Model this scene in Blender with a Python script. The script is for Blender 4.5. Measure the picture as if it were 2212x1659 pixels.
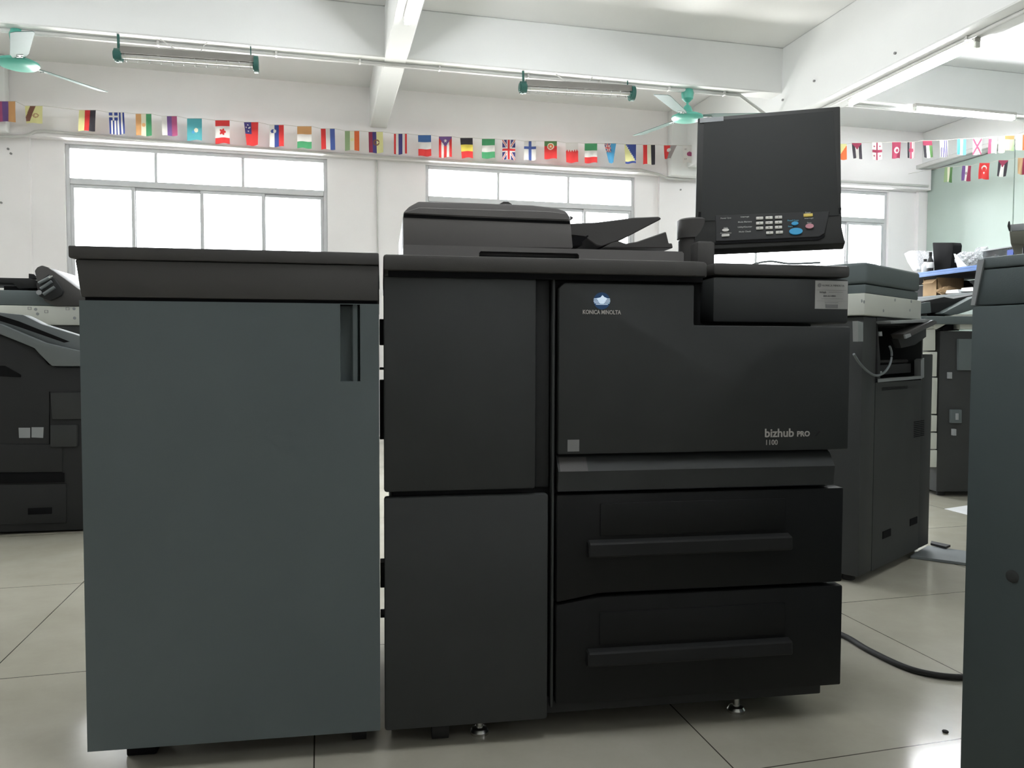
import bpy, bmesh, math, random
from mathutils import Vector, Matrix
for o in list(bpy.data.objects): bpy.data.objects.remove(o)
sc = bpy.context.scene
COL = sc.collection
R_ = math.radians
# ------------------------------------------------------------------ camera
FPX, YAW, PIT, ROL, HC = 1704.0, R_(13.65), R_(2.3), R_(-0.19), 0.85
_cy, _sy, _cp, _sp = math.cos(YAW), math.sin(YAW), math.cos(PIT), math.sin(PIT)
_r = Vector((_cy, -_sy, 0)); _f = Vector((_sy*_cp, _cy*_cp, -_sp)); _d = -(_r.cross(_f))
_cr, _sr = math.cos(ROL), math.sin(ROL)
CR = _cr*_r + _sr*_d; CD = -_sr*_r + _cr*_d; CF = _f
cam = bpy.data.cameras.new('camera'); camo = bpy.data.objects.new('camera', cam); COL.objects.link(camo)
m4 = Matrix.Identity(4)
for i in range(3):
    m4[i][0] = CR[i]; m4[i][1] = -CD[i]; m4[i][2] = -CF[i]
m4[2][3] = HC
camo.matrix_world = m4
cam.sensor_width = 36; cam.lens = FPX/2212*36; cam.clip_start = 0.05; cam.clip_end = 200
sc.camera = camo
# ------------------------------------------------------------------ light & exposure
sc.view_settings.view_transform = 'Standard'; sc.view_settings.look = 'None'
sc.view_settings.gamma = 1; sc.view_settings.use_curve_mapping = False
sc.view_settings.exposure = 0.2
SKY = 112.0          # overcast sky outside the windows
TUBE = 165.0        # fluorescent tubes
w = bpy.data.worlds.new('sky'); sc.world = w; w.use_nodes = True
bg = w.node_tree.nodes['Background']; bg.inputs[0].default_value = (0.985, 0.97, 0.995, 1); bg.inputs[1].default_value = SKY
_nt = w.node_tree; _tc = _nt.nodes.new('ShaderNodeTexCoord'); _sp = _nt.nodes.new('ShaderNodeSeparateXYZ'); _cr = _nt.nodes.new('ShaderNodeMapRange'); _r2 = _nt.nodes.new('ShaderNodeValToRGB')
_nt.links.new(_tc.outputs['Generated'], _sp.inputs[0]); _cr.inputs[1].default_value = -1; _cr.inputs[2].default_value = 1; _nt.links.new(_sp.outputs[2], _cr.inputs[0]); _nt.links.new(_cr.outputs[0], _r2.inputs[0])
_e = _r2.color_ramp.elements; _e[0].position = 0.0; _e[0].color = (1, .96, .93, 1); _e[1].position = 1.0; _e[1].color = (.45, .46, .48, 1)      # bright ground below, shaped to lift the ceiling; overcast sky above
for _p, _c in ((.16, (.95, .91, .87, 1)), (.26, (.10, .098, .098, 1)), (.56, (.115, .115, .12, 1))):
    _q = _e.new(_p); _q.color = _c
_nt.links.new(_r2.outputs[0], bg.inputs[0])
WINS = [(-2.25, 0.075), (1.04, 3.30), (4.16, 6.47), (-6.1, -3.75)]
WZ0, WZ1 = 1.05, 2.735
for (a, b) in WINS:
    L = bpy.data.lights.new('window_portal', 'AREA'); L.shape = 'RECTANGLE'; L.size = b-a; L.size_y = WZ1-WZ0
    L.cycles.is_portal = True
    lo = bpy.data.objects.new('window_portal', L); COL.objects.link(lo)
    lo.location = ((a+b)/2, 8.2, (WZ0+WZ1)/2); lo.rotation_euler = (R_(-90), 0, 0)

# ------------------------------------------------------------------ pixel -> world plane helpers (frame 2212x1659)
def ray(x, y):
    return CR*((x-1106)/FPX) + CD*((y-829.5)/FPX) + CF
C0 = Vector((0, 0, HC))
def atY(x, y, Y): v = ray(x, y); return C0 + v*(Y/v.y)
def atX(x, y, X): v = ray(x, y); return C0 + v*(X/v.x)
def atZ(x, y, Z): v = ray(x, y); return C0 + v*((Z-HC)/v.z)
class Frame:
    """vertical plane frame: origin O (xy), heading ang (u axis), n = depth axis."""
    def __init__(s, O, ang):
        s.O = Vector((O[0], O[1], 0)); s.ang = R_(ang)
        s.u = Vector((math.cos(s.ang), math.sin(s.ang), 0)); s.n = Vector((-math.sin(s.ang), math.cos(s.ang), 0))
    def at(s, x, y, dep=0.0):
        v = ray(x, y); t = ((s.O + s.n*dep - C0).dot(s.n))/(v.dot(s.n)); p = C0 + v*t
        return ((p-s.O).dot(s.u), p.z)
    def top(s, x, y, z):          # point on the horizontal plane z, in (u, n)
        p = atZ(x, y, z) - s.O
        return (p.dot(s.u), p.dot(s.n))

# ------------------------------------------------------------------ materials
MATS = {}
def lin(c): return tuple(((v/255)/12.92 if v/255 <= 0.04045 else ((v/255+0.055)/1.055)**2.4) for v in c)
def mat(name, col, rough=0.6, metal=0.0, spec=0.5, nscale=0, namt=0.0, bump=0.0, bscale=400, emit=None, estr=0, alpha=None, coat=0.0):
    if name in MATS: return MATS[name]
    m = bpy.data.materials.new(name); m.use_nodes = True
    nt = m.node_tree; p = nt.nodes['Principled BSDF']
    p.inputs['Base Color'].default_value = (*col, 1); p.inputs['Roughness'].default_value = rough
    p.inputs['Metallic'].default_value = metal; p.inputs['Specular IOR Level'].default_value = spec
    p.inputs['Coat Weight'].default_value = coat
    tc = nt.nodes.new('ShaderNodeTexCoord')
    if namt > 0:
        n = nt.nodes.new('ShaderNodeTexNoise'); n.inputs['Scale'].default_value = nscale or 6; n.inputs['Detail'].default_value = 5
        nt.links.new(tc.outputs['Object'], n.inputs['Vector'])
        mr = nt.nodes.new('ShaderNodeMapRange'); mr.inputs[1].default_value = 0.3; mr.inputs[2].default_value = 0.7
        mr.inputs[3].default_value = 1-namt; mr.inputs[4].default_value = 1+namt
        nt.links.new(n.outputs[0], mr.inputs[0])
        mx = nt.nodes.new('ShaderNodeVectorMath'); mx.operation = 'SCALE'; mx.inputs[0].default_value = col
        nt.links.new(mr.outputs[0], mx.inputs['Scale']); nt.links.new(mx.outputs[0], p.inputs['Base Color'])
    if bump > 0:
        n = nt.nodes.new('ShaderNodeTexNoise'); n.inputs['Scale'].default_value = bscale
        nt.links.new(tc.outputs['Object'], n.inputs['Vector'])
        b = nt.nodes.new('ShaderNodeBump'); b.inputs['Strength'].default_value = bump; b.inputs['Distance'].default_value = 0.001
        nt.links.new(n.outputs[0], b.inputs['Height']); nt.links.new(b.outputs[0], p.inputs['Normal'])
    if emit:
        p.inputs['Emission Color'].default_value = (*emit, 1); p.inputs['Emission Strength'].default_value = estr
    if alpha is not None: p.inputs['Alpha'].default_value = alpha
    MATS[name] = m; return m
BLK  = mat('black_plastic', (0.042, 0.045, 0.045), 0.62, bump=0.25, bscale=900, namt=0.08, nscale=5, spec=0.35)
MATTE = mat('matte_black', (0.014, 0.014, 0.015), 0.85, spec=0.1, namt=0.1)
GREY3 = mat('blue_grey_paint_dimmed', (0.083, 0.104, 0.108), 0.55, spec=0.3, namt=0.05, nscale=3, bump=0.2, bscale=900)  # GREY paint with the right cabinet's dimmer light put into the colour
PANM = mat('panel_plastic', (0.034, 0.035, 0.034), 0.5, spec=0.25, namt=0.06)
DRWM = mat('drawer_plastic_shaded', (0.011, 0.0115, 0.012), 0.55, spec=0.25, namt=0.06, nscale=5)  # same black plastic as the doors, low-front shade darkened into the colour
DRWH = mat('drawer_front_plastic_shaded', (0.016, 0.0165, 0.017), 0.55, spec=0.25, namt=0.06, nscale=5)  # handles: shade in the colour as well, slightly lighter
ADFM = mat('feeder_plastic_glare', (0.19, 0.182, 0.178), 0.5, spec=0.4, namt=0.06, nscale=4, bump=0.2, bscale=900)  # lightened, veiling glare from the windows is in the colour
BLK2 = mat('dark_panel_plastic', (0.026, 0.027, 0.028), 0.6, spec=0.3, namt=0.06, nscale=5)
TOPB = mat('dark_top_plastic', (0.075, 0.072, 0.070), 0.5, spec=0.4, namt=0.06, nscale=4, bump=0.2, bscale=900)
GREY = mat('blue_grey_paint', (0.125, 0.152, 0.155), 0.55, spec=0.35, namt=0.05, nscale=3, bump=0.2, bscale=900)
GREY2= mat('mid_grey_plastic', (0.16, 0.18, 0.185), 0.5, namt=0.05, nscale=4)
LGREY= mat('light_grey_plastic', (0.34, 0.36, 0.37), 0.5, namt=0.05, nscale=5)
GAP  = mat('shadow_gap', (0.008, 0.008, 0.009), 0.8, spec=0.1, namt=0.1)
WHT  = mat('ivory_plastic', (0.66, 0.68, 0.62), 0.5, namt=0.04, nscale=4)
WALL = mat('wall_paint', (0.88, 0.86, 0.86), 0.8, spec=0.2, namt=0.035, nscale=1.3, bump=0.3, bscale=60)
CEIL = mat('ceiling_paint', (0.81, 0.815, 0.81), 0.85, spec=0.15, namt=0.03, nscale=0.9, bump=0.3, bscale=50)
BEAM = mat('beam_paint', (0.80, 0.81, 0.80), 0.8, spec=0.15, namt=0.03, nscale=1.1, bump=0.3, bscale=50)
FRM  = mat('window_aluminium', (0.55, 0.56, 0.57), 0.45, metal=0.3, namt=0.04)
COND = mat('conduit_plastic', (0.56, 0.56, 0.54), 0.5, namt=0.05, nscale=9)
GRN  = mat('green_enamel', (0.085, 0.36, 0.28), 0.35, namt=0.08, nscale=9)
GRN2 = mat('pale_green_enamel', (0.08, 0.14, 0.125), 0.5, namt=0.06, nscale=9)
DGRN = mat('dark_green_plastic', (0.018, 0.09, 0.075), 0.5, namt=0.1, nscale=15)
CHR  = mat('chrome', (0.62, 0.62, 0.6), 0.22, metal=1.0, namt=0.04)
STL  = mat('steel', (0.45, 0.47, 0.47), 0.4, metal=0.7, namt=0.08, nscale=12)
RUB  = mat('black_rubber', (0.012, 0.012, 0.012), 0.7, namt=0.1)
PAP  = mat('white_paper', (0.75, 0.76, 0.77), 0.8, namt=0.03)
LAB  = mat('label_paper', (0.50, 0.50, 0.48), 0.7, namt=0.03)
INK  = mat('label_ink', (0.10, 0.10, 0.11), 0.7, namt=0.1)
INKL = mat('grey_ink', (0.26, 0.26, 0.26), 0.7, namt=0.1)
SILV = mat('silver_print', (0.52, 0.50, 0.47), 0.4, namt=0.03)
CARD = mat('cardboard', (0.36, 0.24, 0.13), 0.85, namt=0.1, nscale=14)
BLUE = mat('blue_shelf_paint', (0.11, 0.22, 0.50), 0.4, namt=0.06, nscale=8)
BLUE2= mat('blue_label', (0.06, 0.10, 0.36), 0.6, namt=0.06)
OLIV = mat('olive_grey_plastic', (0.11, 0.11, 0.085), 0.6, namt=0.08)
KEYW = mat('key_white', (0.72, 0.71, 0.66), 0.5, namt=0.03)
KEYB = mat('key_blue', (0.03, 0.26, 0.46), 0.4, emit=(0.02, 0.22, 0.42), estr=0.3)
KEYY = mat('key_yellow', (0.80, 0.62, 0.14), 0.5, namt=0.03)
KEYP = mat('key_pink', (0.62, 0.28, 0.33), 0.5, namt=0.03)
PTEXT= mat('panel_print', (0.42, 0.42, 0.40), 0.6, namt=0.03)
PTXTB= mat('panel_print_blue', (0.10, 0.34, 0.46), 0.6, namt=0.03)
SCRN = mat('screen_glass', (0.019, 0.021, 0.020), 0.5, spec=0.2, namt=0.04)
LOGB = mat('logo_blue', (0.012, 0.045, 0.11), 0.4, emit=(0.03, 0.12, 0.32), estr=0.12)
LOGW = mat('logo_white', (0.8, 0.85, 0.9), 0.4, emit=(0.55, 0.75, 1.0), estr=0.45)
LAMP = mat('fluorescent_tube', (1, 1, 1), 0.5, emit=(0.94, 0.97, 1.0), estr=TUBE)
TUBM = mat('frosted_tube_off', (0.62, 0.61, 0.57), 0.35, namt=0.03)
HOUS = mat('lamp_housing', (0.46, 0.45, 0.42), 0.5, namt=0.05)
HOU2 = mat('fixture_reflector', (0.20, 0.19, 0.175), 0.45, namt=0.06)
STRG = mat('string', (0.5, 0.48, 0.42), 0.8, namt=0.1)
def glass_mat(name, tint, refl, rough=0.02):
    m = bpy.data.materials.new(name); m.use_nodes = True; nt = m.node_tree; nt.nodes.clear()
    o = nt.nodes.new('ShaderNodeOutputMaterial'); mx = nt.nodes.new('ShaderNodeMixShader'); t = nt.nodes.new('ShaderNodeBsdfTransparent'); g = nt.nodes.new('ShaderNodeBsdfGlossy')
    fr = nt.nodes.new('ShaderNodeFresnel'); fr.inputs[0].default_value = 1.45
    n = nt.nodes.new('ShaderNodeTexNoise'); n.inputs['Scale'].default_value = 3
    mr = nt.nodes.new('ShaderNodeMapRange'); mr.inputs[3].default_value = rough; mr.inputs[4].default_value = rough+refl
    nt.links.new(n.outputs[0], mr.inputs[0]); nt.links.new(mr.outputs[0], g.inputs['Roughness'])
    t.inputs[0].default_value = (*tint, 1)
    nt.links.new(fr.outputs[0], mx.inputs[0]); nt.links.new(t.outputs[0], mx.inputs[1]); nt.links.new(g.outputs[0], mx.inputs[2]); nt.links.new(mx.outputs[0], o.inputs[0])
    MATS[name] = m; return m
GLAS = glass_mat('window_glass', (0.97, 0.985, 0.98), 0.03)
CLRP = glass_mat('clear_plastic', (0.72, 0.76, 0.78), 0.2, 0.15)
def film_mat():
    m = bpy.data.materials.new('clear_film'); m.use_nodes = True; nt = m.node_tree; p = nt.nodes['Principled BSDF']
    p.inputs['Base Color'].default_value = (0.62, 0.63, 0.66, 1); p.inputs['Roughness'].default_value = 0.18
    n = nt.nodes.new('ShaderNodeTexNoise'); n.inputs['Scale'].default_value = 22; n.inputs['Detail'].default_value = 3
    r = nt.nodes.new('ShaderNodeMapRange'); r.inputs[1].default_value = 0.4; r.inputs[2].default_value = 0.62; r.inputs[3].default_value = 0.25; r.inputs[4].default_value = 0.95
    nt.links.new(n.outputs[0], r.inputs[0]); nt.links.new(r.outputs[0], p.inputs['Alpha'])
    return m
FILM = film_mat()
def floor_mat():
    m = bpy.data.materials.new('floor_tile'); m.use_nodes = True; nt = m.node_tree; p = nt.nodes['Principled BSDF']; N = nt.nodes.new; K = nt.links.new
    tc = N('ShaderNodeTexCoord'); sep = N('ShaderNodeSeparateXYZ'); K(tc.outputs['Object'], sep.inputs[0])
    def mth(op, a, b=None):
        n = N('ShaderNodeMath'); n.operation = op
        for i, v in enumerate((a, b)):
            if v is None: continue
            if isinstance(v, (int, float)): n.inputs[i].default_value = v
            else: K(v, n.inputs[i])
        return n.outputs[0]
    def line(v, off, per, hw):
        q = mth('DIVIDE', mth('SUBTRACT', v, off), per)
        f = mth('ABSOLUTE', mth('SUBTRACT', q, mth('ROUND', q)))
        return mth('LESS_THAN', f, hw/per)
    yy = mth('SUBTRACT', sep.outputs[1], mth('MULTIPLY', sep.outputs[0], 0.02))
    g = mth('MAXIMUM', line(sep.outputs[0], -0.853, 0.835, 0.0016), line(yy, 1.40, 0.883, 0.0016))
    n = N('ShaderNodeTexNoise'); n.inputs['Scale'].default_value = 2.2; n.inputs['Detail'].default_value = 6; n.inputs['Roughness'].default_value = 0.65; K(tc.outputs['Object'], n.inputs['Vector'])
    cr = N('ShaderNodeValToRGB'); cr.color_ramp.elements[0].position = 0.3; cr.color_ramp.elements[0].color = (0.42, 0.40, 0.325, 1)
    cr.color_ramp.elements[1].position = 0.7; cr.color_ramp.elements[1].color = (0.53, 0.51, 0.43, 1); K(n.outputs[0], cr.inputs[0])
    mx = N('ShaderNodeMix'); mx.data_type = 'RGBA'; K(g, mx.inputs[0]); K(cr.outputs[0], mx.inputs[6]); mx.inputs[7].default_value = (0.07, 0.065, 0.05, 1)
    K(mx.outputs[2], p.inputs['Base Color']); p.inputs['Roughness'].default_value = 0.13; p.inputs['Specular IOR Level'].default_value = 0.5
    n2 = N('ShaderNodeTexNoise'); n2.inputs['Scale'].default_value = 5; K(tc.outputs['Object'], n2.inputs['Vector'])
    mr = N('ShaderNodeMapRange'); mr.inputs[3].default_value = 0.07; mr.inputs[4].default_value = 0.2; K(n2.outputs[0], mr.inputs[0]); K(mr.outputs[0], p.inputs['Roughness'])
    return m
FLOOR = floor_mat()
PART = mat('pale_green_panel', (0.44, 0.53, 0.48), 0.3, spec=0.35, namt=0.05, nscale=1.5)
def flag_mat():
    m = bpy.data.materials.new('flag_cloth'); m.use_nodes = True; nt = m.node_tree; p = nt.nodes['Principled BSDF']
    a = nt.nodes.new('ShaderNodeAttribute'); a.attribute_name = 'dye'
    w_ = nt.nodes.new('ShaderNodeTexNoise'); w_.inputs['Scale'].default_value = 160
    mr = nt.nodes.new('ShaderNodeMapRange'); mr.inputs[3].default_value = 0.92; mr.inputs[4].default_value = 1.08; nt.links.new(w_.outputs[0], mr.inputs[0])
    s = nt.nodes.new('ShaderNodeVectorMath'); s.operation = 'SCALE'; nt.links.new(a.outputs['Color'], s.inputs[0]); nt.links.new(mr.outputs[0], s.inputs['Scale'])
    nt.links.new(s.outputs[0], p.inputs['Base Color']); p.inputs['Roughness'].default_value = 0.85; p.inputs['Specular IOR Level'].default_value = 0.1
    t = nt.nodes.new('ShaderNodeBsdfTranslucent'); nt.links.new(s.outputs[0], t.inputs[0]); mx = nt.nodes.new('ShaderNodeMixShader'); mx.inputs[0].default_value = 0.3
    o = nt.nodes['Material Output']; nt.links.new(p.outputs[0], mx.inputs[1]); nt.links.new(t.outputs[0], mx.inputs[2]); nt.links.new(mx.outputs[0], o.inputs[0])
    return m
FLAGM = flag_mat()

# ------------------------------------------------------------------ mesh helpers
class MB:
    def __init__(s): s.bm = bmesh.new()
    def _merge(s, b):
        me = bpy.data.meshes.new('tmp'); b.to_mesh(me); b.free(); s.bm.from_mesh(me); bpy.data.meshes.remove(me)
    def box(s, x0, x1, y0, y1, z0, z1, bev=0.0, seg=2):
        b = bmesh.new(); bmesh.ops.create_cube(b, size=1)
        for v in b.verts: v.co = Vector(((x0+x1)/2+v.co.x*(x1-x0), (y0+y1)/2+v.co.y*(y1-y0), (z0+z1)/2+v.co.z*(z1-z0)))
        if bev: bmesh.ops.bevel(b, geom=list(b.edges), offset=min(bev, abs(x1-x0)*.45, abs(y1-y0)*.45, abs(z1-z0)*.45), segments=seg, affect='EDGES', profile=0.5)
        s._merge(b); return s
    def prism(s, pts, a0, a1, axis='y', bev=0.0, seg=2):
        """pts: polygon; axis y -> (x,z) extruded in y; z -> (x,y) extruded in z; x -> (y,z) extruded in x"""
        b = bmesh.new()
        def P(p, a):
            return {'y': (p[0], a, p[1]), 'z': (p[0], p[1], a), 'x': (a, p[0], p[1])}[axis]
        A = [b.verts.new(P(p, a0)) for p in pts]; B = [b.verts.new(P(p, a1)) for p in pts]
        b.faces.new(A); b.faces.new(list(reversed(B))); n = len(pts)
        for i in range(n): b.faces.new((A[i], B[i], B[(i+1) % n], A[(i+1) % n]))
        bmesh.ops.recalc_face_normals(b, faces=b.faces)
        if bev: bmesh.ops.bevel(b, geom=list(b.edges), offset=bev, segments=seg, affect='EDGES', profile=0.5, clamp_overlap=True)
        s._merge(b); return s
    def cyl(s, p0, p1, r0, r1=None, n=24):
        r1 = r0 if r1 is None else r1; p0 = Vector(p0); p1 = Vector(p1); d = p1-p0
        b = bmesh.new(); bmesh.ops.create_cone(b, cap_ends=True, segments=n, radius1=r0, radius2=r1, depth=d.length)
        q = Vector((0, 0, 1)).rotation_difference(d.normalized()).to_matrix().to_4x4(); q.translation = (p0+p1)/2
        b.transform(q); s._merge(b); return s
    def tube(s, pts, r, n=10):
        pts = [Vector(p) for p in pts]; b = bmesh.new(); rings = []
        for i, p in enumerate(pts):
            t = (pts[min(i+1, len(pts)-1)]-pts[max(i-1, 0)]).normalized()
            a = t.cross(Vector((0, 0, 1))); a = a.normalized() if a.length > 1e-3 else Vector((1, 0, 0)); c = a.cross(t)
            rings.append([b.verts.new(p+a*r*math.cos(2*math.pi*k/n)+c*r*math.sin(2*math.pi*k/n)) for k in range(n)])
        for i in range(len(rings)-1):
            for k in range(n): b.faces.new((rings[i][k], rings[i][(k+1) % n], rings[i+1][(k+1) % n], rings[i+1][k]))
        b.faces.new(rings[0]); b.faces.new(list(reversed(rings[-1])))
        bmesh.ops.recalc_face_normals(b, faces=b.faces); s._merge(b); return s
    def lathe(s, prof, c=(0, 0, 0), n=28):
        b = bmesh.new(); rings = []
        for (r, z) in prof:
            rings.append([b.verts.new((c[0]+r*math.cos(2*math.pi*k/n), c[1]+r*math.sin(2*math.pi*k/n), c[2]+z)) for k in range(n)])
        for i in range(len(rings)-1):
            for k in range(n): b.faces.new((rings[i][k], rings[i][(k+1) % n], rings[i+1][(k+1) % n], rings[i+1][k]))
        b.faces.new(rings[0]); b.faces.new(list(reversed(rings[-1])))
        bmesh.ops.recalc_face_normals(b, faces=b.faces); s._merge(b); return s
    def quad(s, *p):
        s.bm.faces.new([s.bm.verts.new(q) for q in p]); return s
    def xf(s, m): s.bm.transform(m); return s
    def build(s, name, m, parent=None, label=None, smooth=True):
        me = bpy.data.meshes.new(name); s.bm.to_mesh(me); s.bm.free()
        if smooth and len(me.polygons):
            me.polygons.foreach_set('use_smooth', [True]*len(me.polygons))
            me.set_sharp_from_angle(angle=R_(32))
        o = bpy.data.objects.new(name, me); COL.objects.link(o)
        if m: me.materials.append(m)
        if parent: o.parent = parent
        if label: o['label'] = label
        return o
def tag(o, label, cat, group=None):
    o['label'] = label; o['category'] = cat
    if group: o['group'] = group
    return o
def thing(name, label, cat, loc=(0, 0, 0), rot=0.0, group=None):
    o = bpy.data.objects.new(name, None); COL.objects.link(o); o.empty_display_size = 0.1
    o.location = loc; o.rotation_euler = (0, 0, rot); return tag(o, label, cat, group)
def struct(o): o['kind'] = 'structure'; return o
def text_mb(txt, size, x, z, y, align='LEFT', bold=0.0, ext=0.0003, sx=1.0):
    """text lying in the local x-z plane at depth y, facing -y"""
    cu = bpy.data.curves.new('lettering', 'FONT'); cu.body = txt; cu.size = size; cu.align_x = align; cu.extrude = ext; cu.offset = bold
    cu.resolution_u = 3
    t = bpy.data.objects.new('lettering', cu); COL.objects.link(t); dg = bpy.context.evaluated_depsgraph_get(); dg.update()
    me = bpy.data.meshes.new_from_object(t.evaluated_get(dg)); bpy.data.objects.remove(t); bpy.data.curves.remove(cu)
    mb = MB(); mb.bm.from_mesh(me); bpy.data.meshes.remove(me)
    mb.xf(Matrix.Translation((x, y, z)) @ Matrix.Rotation(R_(90), 4, 'X') @ Matrix.Diagonal((sx, 1, 1, 1)))
    return mb
def join(a, b):
    me = bpy.data.meshes.new('tmp'); b.bm.to_mesh(me); b.bm.free(); a.bm.from_mesh(me); bpy.data.meshes.remove(me); return a

# ================================================================== SETTING
XL, XR, YB, YW, ZC = -8.0, 6.98, -6.0, 8.0, 3.41
struct(MB().box(XL-.2, XR+.3, YB-.2, YW+.3, -0.1, 0).build('floor', FLOOR))
struct(MB().box(XL-.2, XR+.3, YB-.2, YW+.3, ZC, ZC+.12).build('ceiling', CEIL))
ZL = atY(301, 306.5, 7.87).z
# back wall: piers between the windows, apron, lintel
wb = MB(); xs = sorted([XL-.2] + [v for w_ in WINS for v in w_] + [XR+.3])
for i in range(0, len(xs), 2): wb.box(xs[i], xs[i+1], YW, YW+.22, 0, WZ1)
wb.box(XL-.2, XR+.3, YW, YW+.22, WZ1, ZC)
for a, b in WINS: wb.box(a, b, YW, YW+.22, 0, WZ0)
struct(wb.build('wall_back', WALL))
struct(MB().box(XL, 6.93, 7.87, YW, ZL, ZC).build('trim_1', WALL))               # lintel band standing proud
struct(MB().box(-3.5, -2.52, 7.955, YW, 0, ZL).build('trim_2', WALL))
struct(MB().box(3.56, 4.02, 7.955, YW, 0, ZL).build('trim_3', WALL))
struct(MB().box(6.84, 6.98, 7.955, YW, 0, ZL).build('trim_4', WALL))
struct(MB().box(XL-.2, XL, YB, YW, 0, ZC).build('wall_left', WALL))
struct(MB().box(XL-.2, XR+.3, YB-.2, YB, 0, ZC).build('wall_front', WALL))
struct(MB().box(XR, XR+.2, YB, YW, 0, ZC).build('wall_right', WALL))
# beams
for k, (a, b, c, d, e) in enumerate([(0.478, 0.645, YB, 7.87, 3.031), (3.784, 4.06, YB, 7.87, 2.81), (-3.25, -2.97, YB, 7.87, 2.81)]):
    struct(MB().box(a, b, c, d, e, ZC, 0.008, 1).build('trim_%d' % (5+k), BEAM))
for k, y0 in enumerate((6.0, 2.2, -1.8)):
    struct(MB().box(XL, XR, y0, y0+.17, 3.035, ZC, 0.008, 1).build('trim_%d' % (8+k), BEAM))
struct(MB().box(3.60, 4.27, 7.76, 7.87, 2.72, ZC, 0.02, 2).build('trim_11', BEAM))
struct(MB().box(-3.40, -2.635, 7.76, 7.87, 2.75, ZC, 0.02, 2).build('trim_12', BEAM))
struct(MB().box(6.80, XR, YB, 7.87, 3.0, ZC, 0.01, 1).build('trim_13', BEAM))
# pale green partition along the right wall, in panels
for k in range(7):
    y1 = 7.95-k*1.2
    struct(MB().box(6.955, XR-.001, y1-1.19, y1, 0.02, 2.99, 0.004, 1).build('trim_%d' % (14+k), PART))
# windows
def window(idx, a, b, up, lo):
    f = MB(); yf0, yf1 = YW+.03, YW+.09
    f.box(a, a+.035, yf0, yf1, WZ0, WZ1, .003, 1).box(b-.035, b, yf0, yf1, WZ0, WZ1, .003, 1)
    f.box(a+.035, b-.035, yf0, yf1, WZ1-.035, WZ1, .003, 1).box(a+.035, b-.035, yf0, yf1, WZ0, WZ0+.04, .003, 1)
    f.box(a+.035, b-.035, yf0-.005, yf1, 2.375, 2.43, .003, 1)
    for x in up: f.box(x-.013, x+.013, yf0+.005, yf1-.01, 2.43, WZ1-.035, .002, 1)
    o = f.build('window_%d' % idx, FRM); struct(o)
    p = MB().box(a+.03, b-.03, yf0+.03, yf0+.034, 2.43, WZ1-.03); p.build('pane', GLAS, o)
    e = [a+.035]+lo+[b-.035]
    for i in range(len(e)-1):
        s = MB(); x0, x1 = e[i]-.012*(i > 0), e[i+1]+.012*(i < len(e)-2); y0 = yf0+.005+.022*(i % 2); y1 = y0+.02; z0, z1 = WZ0+.04, 2.375
        s.box(x0, x0+.03, y0, y1, z0, z1, .002, 1).box(x1-.03, x1, y0, y1, z0, z1, .002, 1).box(x0+.03, x1-.03, y0, y1, z0, z0+.045, .002, 1).box(x0+.03, x1-.03, y0, y1, z1-.03, z1, .002, 1)
        so = s.build('sash', FRM, o); MB().box(x0+.028, x1-.028, y0+.008, y0+.012, z0+.04, z1-.028).build('glass', GLAS, so)
X_ = lambda x, y: atY(x, y, YW+.05).x
window(1, *WINS[0], [X_(337, 350), X_(525, 370)], [X_(290, 500), X_(437, 500), X_(570, 500)])
window(2, *WINS[1], [X_(1076, 400), X_(1227, 410)], [X_(1115, 470), X_(1262, 470)])
window(3, *WINS[2], [X_(1640, 440), X_(1800, 440)], [X_(1632, 550), X_(1828, 550)])
window(4, *WINS[3], [-5.3, -4.5], [-5.5, -4.92, -4.33])  # unseen window added to let more light in from the left
an = MB()
for (x, y) in ((1935, 115), (1760, 175), (1692, 216), (1666, 203)):
    p = atX(x, y, 3.784); an.cyl((p.x-.012, p.y, p.z), (p.x+.001, p.y, p.z), .009, n=10)
p = atX(823, 72, 0.478); an.cyl((p.x-.012, p.y, p.z), (p.x+.001, p.y, p.z), .009, n=10)
for (x, y) in ((18, 322), (24, 332), (3, 438)):
    p = atY(x, y, 7.955); an.cyl((p.x, p.y-.01, p.z), (p.x, p.y+.001, p.z), .010, n=10)
p = atY(1470, 410, 8.0 if False else 7.955); an.cyl((p.x, p.y-.01, p.z), (p.x, p.y+.001, p.z), .009, n=10)
struct(an.build('trim_30', INKL))
# ---------------------------------------------------------------- conduits
def bez(pts, n=6):
    out = []; pts = [Vector(p) for p in pts]
    for i in range(len(pts)-1):
        p0 = pts[max(i-1, 0)]; p1 = pts[i]; p2 = pts[i+1]; p3 = pts[min(i+2, len(pts)-1)]
        for k in range(n):
            t = k/n; out.append(0.5*((2*p1)+(-p0+p2)*t+(2*p0-5*p1+4*p2-p3)*t*t+(-p0+3*p1-3*p2+p3)*t**3))
    return out+[pts[-1]]
def strip(px, Y, r, name, lab, curve=True, ry=None):
    pts = [atY(x, y, Y) for x, y in px]
    return tag(MB().tube(bez(pts) if curve else pts, r).build(name, COND), lab, 'pipe')
strip([(-260, 275), (0, 295), (40, 295), (62, 291), (75, 284), (95, 283), (300, 301), (740, 333), (1000, 349), (1250, 361), (1385, 367), (1420, 376), (1440, 384), (1475, 388), (1500, 386), (1540, 378), (1600, 382), (1760, 388), (2005, 402)], 7.856, .013,
      'wall_conduit', 'white conduit running along the wall just above the windows', curve=False)
strip([(814, 346), (815, 450), (817, 640), (818, 800)], 7.985, .008, 'vertical_conduit', 'thin white conduit going down the wall between the first two windows', False)
c2 = MB()
for y_, r in ((6.10, .014), (6.145, .009)):
    c2.tube([(XL, y_, 3.035-r), (3.30, y_, 3.035-r)] + ([(3.45, y_, 3.02), (3.76, y_, 2.84), (3.79, y_, 2.82)] if r > .01 else []), r)
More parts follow.
